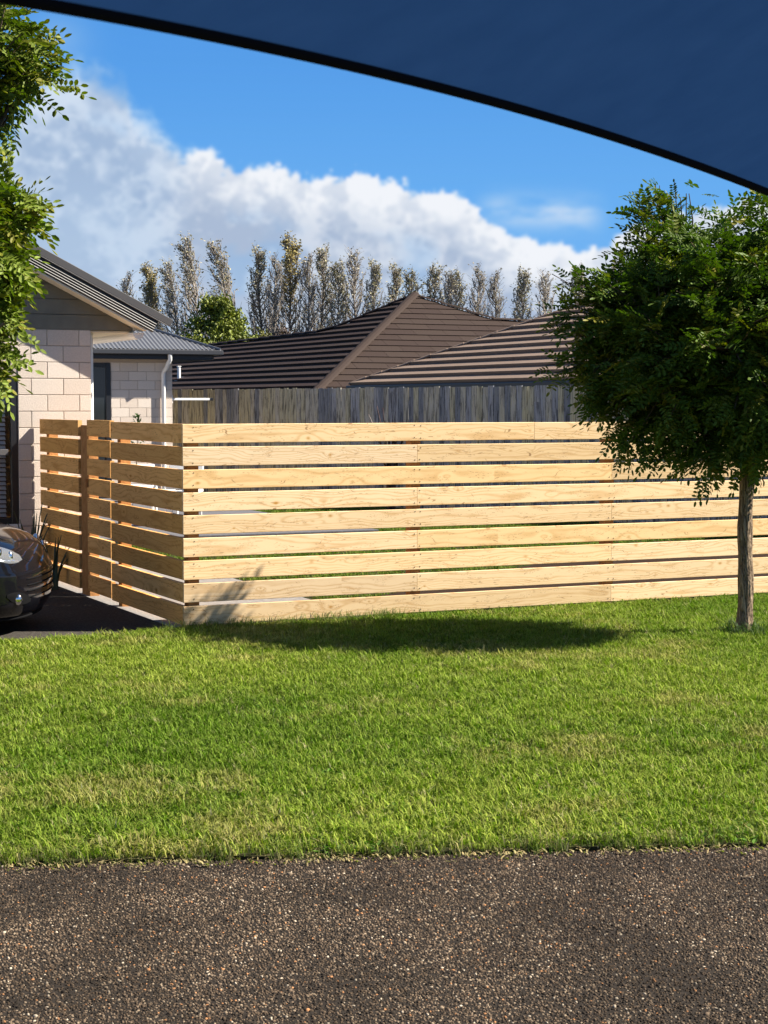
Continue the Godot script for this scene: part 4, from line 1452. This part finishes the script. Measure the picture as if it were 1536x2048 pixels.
func build_car() -> void:
	# forward is +x, the near (right-hand) side is +z
	var fwd := (RT * cos(0.02) - FW * sin(0.02)).normalized()
	var side := Vector3(-fwd.z, 0, fwd.x)
	var nose: Vector3 = Vector3(-4.72, 0, 13.9) + FW * 14.75 + RT * -2.86
	var car := thing("parked_car", "black hatchback parked on the driveway, only its nose in view", "car", nose)
	car.basis = Basis(fwd, Vector3.UP, side)
	var paint := mat(lin(0.005, 0.005, 0.007), 0.07)
	var trim := mat(lin(0.008, 0.008, 0.009), 0.85)
	trim.metallic_specular = 0.15
	car_rows = [[0.14, -0.12, 0.66, 0.42], [0.19, -0.055, 0.74, 0.42], [0.27, -0.012, 0.78, 0.40], [0.36, 0.0, 0.80, 0.40], [0.46, 0.0, 0.81, 0.40], [0.53, -0.004, 0.815, 0.40], [0.565, -0.022, 0.815, 0.40], [0.62, -0.05, 0.812, 0.38], [0.67, -0.08, 0.805, 0.36],
		[0.72, -0.115, 0.80, 0.34], [0.77, -0.18, 0.79, 0.34], [0.82, -0.28, 0.775, 0.36], [0.87, -0.41, 0.75, 0.40], [0.91, -0.57, 0.725, 0.44], [0.94, -0.76, 0.70, 0.46], [0.96, -0.98, 0.68, 0.46]]
	var st := begin()
	st.set_smooth_group(1)
	var rows := []
	var ys := []
	for i in 41:
		ys.append(lerpf(0.14, 0.96, i / 40.0))
	for y in ys:
		var row := []
		var f := car_front(y)
		row.append(Vector3(-3.62, y, -f.y * 0.92))
		row.append(Vector3(-3.3, y, -f.y))
		for k in range(24, -1, -1):
			row.append(car_skin(y, k / 24.0, -1.0))
		for k in range(1, 25):
			row.append(car_skin(y, k / 24.0, 1.0))
		row.append(Vector3(-3.3, y, f.y))
		row.append(Vector3(-3.62, y, f.y * 0.92))
		rows.append(row)
	for i in rows.size() - 1:
		for k in rows[i].size() - 1:
			quad(st, rows[i][k], rows[i][k + 1], rows[i + 1][k + 1], rows[i + 1][k])
		quad(st, rows[i][rows[i].size() - 1], rows[i][0], rows[i + 1][0], rows[i + 1][rows[i].size() - 1])
	var last: Array = rows[rows.size() - 1]
	for k in range(1, last.size() - 1):
		tri(st, last[0], last[k], last[k + 1])
	var first: Array = rows[0]
	for k in range(1, first.size() - 1):
		tri(st, first[0], first[k + 1], first[k])
	var body := part(car, "body", done(st), paint)
	# cabin
	var cs := begin()
	cs.set_smooth_group(1)
	var lv := [[0.93, -0.92, -3.55, 0.70], [1.15, -1.30, -3.50, 0.64], [1.38, -1.68, -3.38, 0.57], [1.46, -1.95, -3.10, 0.50]]
	var rings := []
	for l in lv:
		rings.append([Vector3(l[1], l[0], -l[3] * 0.9), Vector3(l[1] - 0.15, l[0], -l[3]), Vector3(l[2] + 0.1, l[0], -l[3]), Vector3(l[2], l[0], -l[3] * 0.8), Vector3(l[2], l[0], l[3] * 0.8), Vector3(l[2] + 0.1, l[0], l[3]), Vector3(l[1] - 0.15, l[0], l[3]), Vector3(l[1], l[0], l[3] * 0.9)])
	for i in 3:
		for k in 8:
			quad(cs, rings[i][k], rings[i][(k + 1) % 8], rings[i + 1][(k + 1) % 8], rings[i + 1][k])
	for k in range(1, 7):
		tri(cs, rings[3][0], rings[3][k], rings[3][k + 1])
	part(car, "cabin", done(cs), paint)
	var gl := mat(lin(0.01, 0.012, 0.014), 0.03)
	var ws := flat_start()
	quad(ws, Vector3(-0.945, 0.97, -0.58), Vector3(-0.945, 0.97, 0.58), Vector3(-1.655, 1.36, 0.48), Vector3(-1.655, 1.36, -0.48))
	part(car, "windscreen", done(ws), gl, Vector3(0.02, 0.012, 0))
	for s in [-1.0, 1.0]:
		var sw := flat_start()
		quad(sw, Vector3(-1.35, 0.99, 0.695 * s), Vector3(-3.1, 0.99, 0.695 * s), Vector3(-3.0, 1.33, 0.60 * s), Vector3(-1.85, 1.33, 0.60 * s))
		part(car, "side_window", done(sw), gl, Vector3(0, 0, 0.006 * s))
	# bonnet shut line and bumper seam, as thin grooves standing for the gaps
	for s in [-1.0, 1.0]:
		var seam := begin()
		var sp := []
		var sr := []
		for i in 12:
			var k := i / 11.0
			sp.append(car_skin(lerpf(0.605, 0.90, k), lerpf(0.22, 0.80, k), s, 0.0005))
			sr.append(0.0028)
		add_tube(seam, sp, sr, 5)
		part(body, "shut_line", done(seam), trim)
		# headlamp: dark bowl, chrome reflectors, clear cover
		var chrome := mat(lin(0.75, 0.76, 0.78), 0.12, 1.0)
		var lamp := part(car, "headlight", car_patch(s, 0.34, 0.86, 0.585, 0.815, 0.004), mat(lin(0.045, 0.045, 0.05), 0.2, 0.6))
		for b in [[0.49, 0.672, 0.044], [0.63, 0.712, 0.058], [0.77, 0.745, 0.038]]:
			var sm := SphereMesh.new()
			sm.radius = b[2]; sm.height = b[2] * 2.0; sm.radial_segments = 20; sm.rings = 10
			var o := part(lamp, "reflector", sm, chrome, car_skin(b[1], b[0], s, 0.004))
			o.scale = Vector3(0.55, 1.0, 0.55)
		part(lamp, "brow_strip", car_patch(s, 0.40, 0.66, 0.622, 0.640, 0.009), chrome)
		var lens := mat(Color(0.9, 0.92, 0.95, 0.12), 0.02)
		lens.transparency = BaseMaterial3D.TRANSPARENCY_ALPHA
		part(lamp, "lens", car_patch(s, 0.335, 0.865, 0.582, 0.818, 0.016), lens)
		# fog lamp in its recess
		part(body, "fog_recess", car_patch(s, 0.30, 0.66, 0.25, 0.41, 0.002), trim)
		var fs := SphereMesh.new()
		fs.radius = 0.048; fs.height = 0.096; fs.radial_segments = 20; fs.rings = 10
		var fo := part(car, "fog_light", fs, chrome, car_skin(0.325, 0.50, s, -0.004))
		fo.scale = Vector3(0.8, 1.0, 0.8)
	# grille slats and number-plate area
	for i in 4:
		var bar := begin()
		bar.set_smooth_group(1)
		var bp := []
		var br := []
		for k in 21:
			var ss := lerpf(-0.36, 0.36, k / 20.0)
			bp.append(car_skin(0.33 + i * 0.05, absf(ss), signf(ss) if ss != 0.0 else 1.0, 0.0))
			br.append(0.007)
		add_tube(bar, bp, br, 6)
		part(body, "grille_bar", done(bar), trim)
	part(body, "splitter", car_lip(), trim)
	# wheels in dark arches
	for wx in [-0.725, -3.06]:
		for s in [-1.0, 1.0]:
			var arch := CylinderMesh.new()
			arch.top_radius = 0.34; arch.bottom_radius = 0.34; arch.height = 0.02
			part(body, "wheel_arch", arch, trim, Vector3(wx, 0.31, 0.808 * s), Vector3(PI / 2, 0, 0))
			var w := Node3D.new()
			w.name = "wheel"
			car.add_child(w, true)
			w.position = Vector3(wx, 0.292, 0.735 * s)
			var ty := TorusMesh.new()
			ty.inner_radius = 0.19; ty.outer_radius = 0.292; ty.rings = 40; ty.ring_segments = 14
			var tyo := part(w, "tyre", ty, mat(lin(0.012, 0.012, 0.012), 0.85), Vector3(0, 0, 0.02 * s), Vector3(PI / 2, 0, 0))
			tyo.scale = Vector3(1, 1.9, 1)
			var rim := CylinderMesh.new()
			rim.top_radius = 0.20; rim.bottom_radius = 0.20; rim.height = 0.10
			part(w, "rim", rim, mat(lin(0.06, 0.06, 0.065), 0.5, 0.5), Vector3(0, 0, 0.03 * s), Vector3(PI / 2, 0, 0))
			for q in 7:
				var an := TAU * q / 7.0
				part(w, "spoke", cbox(0.035, 0.19, 0.02, 0.005), mat(lin(0.35, 0.35, 0.36), 0.3, 0.9), Vector3(cos(an) * 0.10, sin(an) * 0.10, 0.09 * s), Vector3(0, 0, an - PI / 2))

func car_lip() -> ArrayMesh:
	var st := begin()
	st.set_smooth_group(1)
	var bp := []
	var br := []
	for k in 29:
		var ss := lerpf(-0.9, 0.9, k / 28.0)
		bp.append(car_skin(0.155, absf(ss), signf(ss) if ss != 0.0 else 1.0, 0.010))
		br.append(0.014)
	add_tube(st, bp, br, 7)
	return done(st)

# an almond-shaped patch lying on the skin of the car
func car_patch(side: float, s0: float, s1: float, y0: float, y1: float, out: float) -> ArrayMesh:
	var st := begin()
	st.set_smooth_group(1)
	var grid := []
	for i in 15:
		var u := i / 14.0
		var row := []
		for j in 9:
			var v := j / 8.0
			# rises to the rear and narrows at both ends
			var half := 0.5 * (y1 - y0) * pow(sin(PI * clampf(u, 0.03, 0.97)), 0.55) * 0.62
			var mid := lerpf(y0 + (y1 - y0) * 0.32, y1 - (y1 - y0) * 0.30, u)
			if y1 - y0 < 0.03:
				half = 0.5 * (y1 - y0)
				mid = 0.5 * (y0 + y1) + 0.02 * u
			row.append(car_skin(mid + (v - 0.5) * 2.0 * half, lerpf(s0, s1, u), side, out * sin(PI * u) * sin(PI * v) + out * 0.4 + 0.004))
		grid.append(row)
	for i in 14:
		for j in 8:
			quad(st, grid[i][j], grid[i + 1][j], grid[i + 1][j + 1], grid[i][j + 1])
	return done(st)

# ------------------------------------------------------------------ navy canopy over the viewer
func build_canopy() -> void:
	var ctr := Vector3(-2.879, 0, 13.001)
	var t := thing("shade_canopy", "navy blue fabric canopy with a dark hem across the top of the view", "canopy", ctr)
	var corners := [Vector3(-4.533, 2.21, 12.628), Vector3(-2.506, 2.21, 11.352), Vector3(-1.233, 2.21, 13.381), Vector3(-3.254, 2.21, 14.66)]
	var apex := Vector3(0, 2.90, 0)
	var cloth := noise_mat(lin(0.018, 0.060, 0.175), lin(0.024, 0.074, 0.205), 0.02, 2.0, 0.9, 0.15, 81)
	cloth.backlight_enabled = true
	cloth.backlight = Color(0.9, 0.9, 0.9)
	var hemm := mat(lin(0.017, 0.018, 0.028), 0.9)
	for k in 4:
		var a: Vector3 = corners[k] - ctr
		var b: Vector3 = corners[(k + 1) % 4] - ctr
		var st := begin()
		st.set_smooth_group(1)
		var hem := []
		var hr := []
		var N := 64
		var grid := []
		for i in N + 1:
			var u := float(i) / N
			var e := a.lerp(b, u) + Vector3(0, 0.16 * u * (1.0 - u), 0) * (1.0 + 0.25 * (1.0 - u))
			hem.append(e)
			hr.append(0.0068)
			var row := []
			for j in 13:
				var v := j / 12.0
				row.append(e.lerp(apex, v) - Vector3(0, 0.10 * v * (1.0 - v), 0))
			grid.append(row)
		for i in N:
			for j in 12:
				quad(st, grid[i][j], grid[i + 1][j], grid[i + 1][j + 1], grid[i][j + 1])
		var pn := part(t, "panel", done(st), cloth)
		var hs := begin()
		hs.set_smooth_group(1)
		add_tube(hs, hem, hr, 8)
		part(pn, "hem", done(hs), hemm)
		part(t, "rib", tube([a + Vector3(0, 0.012, 0), a.lerp(apex, 0.98) - Vector3(0, 0.0, 0)], 0.011), M.iron)
		part(t, "pole", tube([Vector3(a.x, 0, a.z), a], 0.019), M.iron)

# ------------------------------------------------------------------ lawn
func grass_tuft(seed_: int, blades: int, hmin: float, hmax: float, spread: float, w: float) -> ArrayMesh:
	var r := RandomNumberGenerator.new()
	r.seed = seed_
	var st := flat_start()
	for i in blades:
		var a := r.randf() * TAU
		var p := Vector3(cos(r.randf() * TAU), 0, sin(r.randf() * TAU)) * spread * sqrt(r.randf())
		var h := r.randf_range(hmin, hmax)
		var ln := r.randf_range(0.25, 1.25)
		var d := Vector3(cos(a), 0, sin(a))
		var s := Vector3(-sin(a), 0, cos(a)) * w * 0.5 * r.randf_range(0.7, 1.2)
		var m := p + d * h * ln * 0.35 + Vector3(0, h * 0.6, 0)
		var e := p + d * h * ln + Vector3(0, h * r.randf_range(0.65, 1.0), 0)
		var tn := r.randf_range(0.4, 1.65)
		st.set_color(Color(tn * r.randf_range(0.9, 1.15), tn, tn * r.randf_range(0.8, 1.3)))
		quad(st, p - s * 0.8, p + s * 0.8, m + s, m - s)
		tri(st, m - s, m + s, e)
	return done(st)

func build_grass() -> void:
	var gm := mat(Color.WHITE, 0.6)
	gm.metallic_specular = 0.22
	gm.vertex_color_use_as_albedo = true
	gm.backlight_enabled = true
	gm.backlight = Color(0.65, 0.8, 0.25)
	gm.cull_mode = BaseMaterial3D.CULL_DISABLED
	var tufts := []
	for k in 6:
		tufts.append(grass_tuft(1000 + k, 12, 0.016, 0.062, 0.036, 0.0050))
	var patch := noise(71, 0.55, 3)
	var fine := noise(72, 2.6, 3)
	var tone := noise(73, 0.25, 2)
	var xf := [[], [], [], [], [], []]
	var cols := [[], [], [], [], [], []]
	var r := RandomNumberGenerator.new()
	r.seed = 8
	var poly := PackedVector2Array([Vector2(-4.3, path_edge_z(-4.3) - 0.02), Vector2(1.6, path_edge_z(1.6) - 0.02), Vector2(8.2, -0.02), Vector2(0.02, -0.02), Vector2(-0.10, 0.02), Vector2(-0.62, 0.09), Vector2(-1.6, 0.18), Vector2(-2.6, 0.19)])
	var n := 0
	while n < 80000:
		var p := Vector2(r.randf_range(-4.3, 8.2), r.randf_range(-0.02, 8.6))
		if not Geometry2D.is_point_in_polygon(p, poly):
			continue
		n += 1
		# a wavy, ragged edge along the footpath
		var to_edge := path_edge_z(p.x) - p.y
		if to_edge < 0.05 + 0.10 * fine.get_noise_2d(p.x * 1.3, 3.0):
			if r.randf() < 0.7:
				continue
		var k := r.randi_range(0, 5)
		var dry := patch.get_noise_2d(p.x, p.y) + 0.55 * fine.get_noise_2d(p.x, p.y) + r.randf_range(-0.12, 0.12)
		var c := Color(0.140, 0.220, 0.022).lerp(Color(0.265, 0.325, 0.046), clampf(0.5 + tone.get_noise_2d(p.x, p.y) + r.randf_range(-0.3, 0.3), 0, 1))
		if dry > 0.20:
			c = c.lerp(Color(0.38, 0.33, 0.11), clampf((dry - 0.20) * 2.0, 0.0, 0.6))
		if to_edge < 0.16 and r.randf() < 0.3:
			c = c.lerp(Color(0.32, 0.26, 0.13), r.randf_range(0.2, 0.8))
		if r.randf() < 0.03:
			c = c.lerp(Color(0.36, 0.31, 0.17), 0.7)
		c = c * r.randf_range(0.55, 1.35)
		var sc := r.randf_range(0.75, 1.25) * (1.0 + 0.25 * fine.get_noise_2d(p.x + 40.0, p.y))
		var b := Basis(Vector3.UP, r.randf() * TAU).scaled(Vector3(sc, sc * r.randf_range(0.8, 1.25), sc))
		xf[k].append(Transform3D(b, Vector3(p.x, 0.014, p.y)))
		cols[k].append(c)
	var lawn := Node3D.new()
	lawn.name = "lawn_grass"
	add_child(lawn)
	tag(lawn, "sunlit mown grass of the front lawn with straw-coloured patches", "grass")
	lawn.set_meta("kind", "stuff")
	for k in 6:
		multi(lawn, "grass", tufts[k], gm, xf[k], cols[k]).set_meta("kind", "stuff")
	# broad-leaved weeds and clover, mostly towards the footpath
	var wl := single_leaf(0.034, 0.020)
	var wx := []
	var wc := []
	var clover := noise(74, 0.9, 2)
	while wx.size() < 9000:
		var p := Vector2(r.randf_range(-4.2, 3.0), r.randf_range(3.5, 8.4))
		if not Geometry2D.is_point_in_polygon(p, poly):
			continue
		if clover.get_noise_2d(p.x, p.y) + r.randf_range(-0.2, 0.2) + (p.y - 6.5) * 0.10 < 0.12:
			continue
		for i in 5:
			var a := r.randf() * TAU
			var b := Basis(Vector3.UP, a) * Basis(Vector3.RIGHT, r.randf_range(-0.5, 0.3))
			wx.append(Transform3D(b.scaled_local(Vector3.ONE * r.randf_range(0.5, 1.15)), Vector3(p.x + r.randfn() * 0.015, r.randf_range(0.012, 0.034), p.y + r.randfn() * 0.015)))
			wc.append(Color(0.10, 0.19, 0.028) * r.randf_range(0.7, 1.35))
	multi(lawn, "clover", wl, gm, wx, wc).set_meta("kind", "stuff")
	# longer, untrimmed blades along the fence foot and round the trunk, straw along the kerb edge
	var tall := grass_tuft(1200, 7, 0.07, 0.16, 0.03, 0.0042)
	var tx := []
	var tc := []
	for i in 520:
		var x := r.randf_range(-0.15, 8.2)
		if r.randf() < 0.45:
			x = r.randf_range(-0.2, 2.2)
		tx.append(Transform3D(Basis(Vector3.UP, r.randf() * TAU).scaled(Vector3.ONE * r.randf_range(0.35, 1.0) * (1.25 if x < 2.0 else 0.7)), Vector3(x, 0, 0.03 + absf(r.randfn()) * 0.06)))
		tc.append(Color(0.12, 0.18, 0.04).lerp(Color(0.26, 0.23, 0.11), r.randf() * 0.6))
	for i in 90:
		var a := r.randf() * TAU
		var d := 0.08 + absf(r.randfn()) * 0.09
		tx.append(Transform3D(Basis(Vector3.UP, r.randf() * TAU).scaled(Vector3.ONE * r.randf_range(0.7, 1.5)), Vector3(4.06 + cos(a) * d, 0, 2.24 + sin(a) * d)))
		tc.append(Color(0.075, 0.12, 0.045) * r.randf_range(0.7, 1.3))
	for i in 620:
		var x := r.randf_range(-4.2, 1.5)
		if fine.get_noise_2d(x * 2.0, 9.0) < r.randf_range(-0.5, 0.3):
			continue
		tx.append(Transform3D(Basis(Vector3.UP, r.randf() * TAU).scaled(Vector3.ONE * r.randf_range(0.3, 0.75)), Vector3(x, 0, path_edge_z(x) - r.randf_range(-0.035, 0.10))))
		tc.append(Color(0.09, 0.15, 0.03).lerp(Color(0.3, 0.25, 0.12), r.randf() * 0.7))
	multi(lawn, "long_grass", tall, gm, tx, tc).set_meta("kind", "stuff")
	var straw := grass_tuft(1300, 5, 0.008, 0.014, 0.04, 0.0035)
	var sx := []
	var sc2 := []
	for i in 620:
		var x := r.randf_range(-4.2, 1.5)
		var b := Basis(Vector3.UP, r.randf() * TAU) * Basis(Vector3.RIGHT, r.randf_range(-0.2, 0.2))
		sx.append(Transform3D(b.scaled_local(Vector3(r.randf_range(1.0, 3.2), 1.0, r.randf_range(0.8, 2.2))), Vector3(x, 0.008, path_edge_z(x) - 0.01 + r.randfn() * 0.028)))
		sc2.append(Color(0.50, 0.39, 0.21).lerp(Color(0.16, 0.20, 0.05), r.randf() * 0.5) * r.randf_range(0.6, 1.2))
	multi(lawn, "straw", straw, gm, sx, sc2).set_meta("kind", "stuff")
	# lawn inside the fence, seen through the gaps
	var ix := []
	var icol := []
	var big := grass_tuft(1400, 22, 0.03, 0.06, 0.07, 0.007)
	for i in 9000:
		var x := r.randf_range(1.95, 11.5)
		var zz := r.randf_range(-16.0, -0.12)
		if zz < -8.95 and x < 6.05:
			continue
		if Geometry2D.is_point_in_polygon(Vector2(x, zz), PackedVector2Array([Vector2(2.35, 0), Vector2(2.5, -1.6), Vector2(3.6, -2.6), Vector2(5.6, -3.9), Vector2(7.2, -5.6), Vector2(9.2, -6.3), Vector2(12, -6.0), Vector2(12, 0)])):
			continue
		if x > 8.0 + (zz + 20.0) * 0.27 - 0.6:
			continue
		ix.append(Transform3D(Basis(Vector3.UP, r.randf() * TAU).scaled(Vector3.ONE * r.randf_range(0.8, 1.3)), Vector3(x, 0, zz)))
		icol.append(Color(0.14, 0.19, 0.028) * r.randf_range(0.75, 1.25))
	var yard := Node3D.new()
	yard.name = "yard_grass"
	add_child(yard)
	tag(yard, "grass of the yard seen through the gaps between the slats", "grass")
	yard.set_meta("kind", "stuff")
	multi(yard, "grass", big, gm, ix, icol).set_meta("kind", "stuff")

# ------------------------------------------------------------------ exposed aggregate of the footpath
func pebble(seed_: int) -> ArrayMesh:
	var r := RandomNumberGenerator.new()
	r.seed = seed_
	var st := begin()
	st.set_smooth_group(1)
	var rings := []
	var sides := 7
	var hs := [[0.0, 1.0], [0.45, 0.92], [0.82, 0.6]]
	var wob := []
	for k in sides:
		wob.append(r.randf_range(0.78, 1.18))
	for h in hs:
		var ring := []
		for k in sides:
			var a := TAU * k / sides
			ring.append(Vector3(cos(a) * h[1] * wob[k], h[0], sin(a) * h[1] * wob[k] * 0.78))
		rings.append(ring)
	for i in 2:
		for k in sides:
			quad(st, rings[i][k], rings[i][(k + 1) % sides], rings[i + 1][(k + 1) % sides], rings[i + 1][k])
	for k in sides:
		tri(st, rings[2][k], rings[2][(k + 1) % sides], Vector3(0, 1.0, 0))
	return done(st)

func build_pebbles() -> void:
	var pm := mat(Color.WHITE, 0.85)
	pm.vertex_color_use_as_albedo = true
	var kinds := []
	for k in 5:
		kinds.append(pebble(40 + k))
	var xf := [[], [], [], [], []]
	var cols := [[], [], [], [], []]
	var r := RandomNumberGenerator.new()
	r.seed = 99
	var wear := noise(88, 1.2, 3)
	var d := (PATH_B - PATH_A).normalized()
	var nn := Vector2(-d.y, d.x)
	var step := 0.0112
	var rows := int(2.45 / step)
	for j in rows:
		var t := 0.006 + j * step
		# the strip in view, with a margin on both sides
		var lo := -0.75 - t * 0.1
		var hi := 4.2 - t * 0.25
		var s := lo + (step * 0.5 if j % 2 == 0 else 0.0)
		while s < hi:
			var p := PATH_A + d * (s + r.randf_range(-0.4, 0.4) * step) + nn * (t + r.randf_range(-0.4, 0.4) * step)
			s += step
			var w := wear.get_noise_2d(p.x, p.y)
			if r.randf() < 0.10 + maxf(0.0, -w) * 0.25:
				continue
			var k := r.randi_range(0, 4)
			var sz := r.randf_range(0.0032, 0.0060)
			if r.randf() < 0.015:
				sz *= 1.5
			var b := Basis(Vector3.UP, r.randf() * TAU).scaled_local(Vector3(sz * r.randf_range(0.9, 1.35), sz * r.randf_range(0.7, 1.3), sz))
			xf[k].append(Transform3D(b, Vector3(p.x, 0.003, p.y)))
			var q := r.randf()
			var c := Color(0.066, 0.047, 0.032)
			if q < 0.30:
				c = Color(0.024, 0.019, 0.015)
			elif q < 0.48:
				c = Color(0.115, 0.083, 0.057)
			elif q < 0.56:
				c = Color(0.19, 0.145, 0.10)
			elif q < 0.575:
				c = Color(0.34, 0.285, 0.215)
			elif q < 0.59:
				c = Color(0.28, 0.14, 0.065)
			cols[k].append(c * r.randf_range(0.75, 1.3) * (1.0 + 0.6 * w))
	var peb := Node3D.new()
	peb.name = "footpath_stones"
	add_child(peb)
	tag(peb, "small brown and grey stones set in the surface of the footpath", "stones")
	peb.set_meta("kind", "stuff")
	for k in 5:
		multi(peb, "stones", kinds[k], pm, xf[k], cols[k]).set_meta("kind", "stuff")
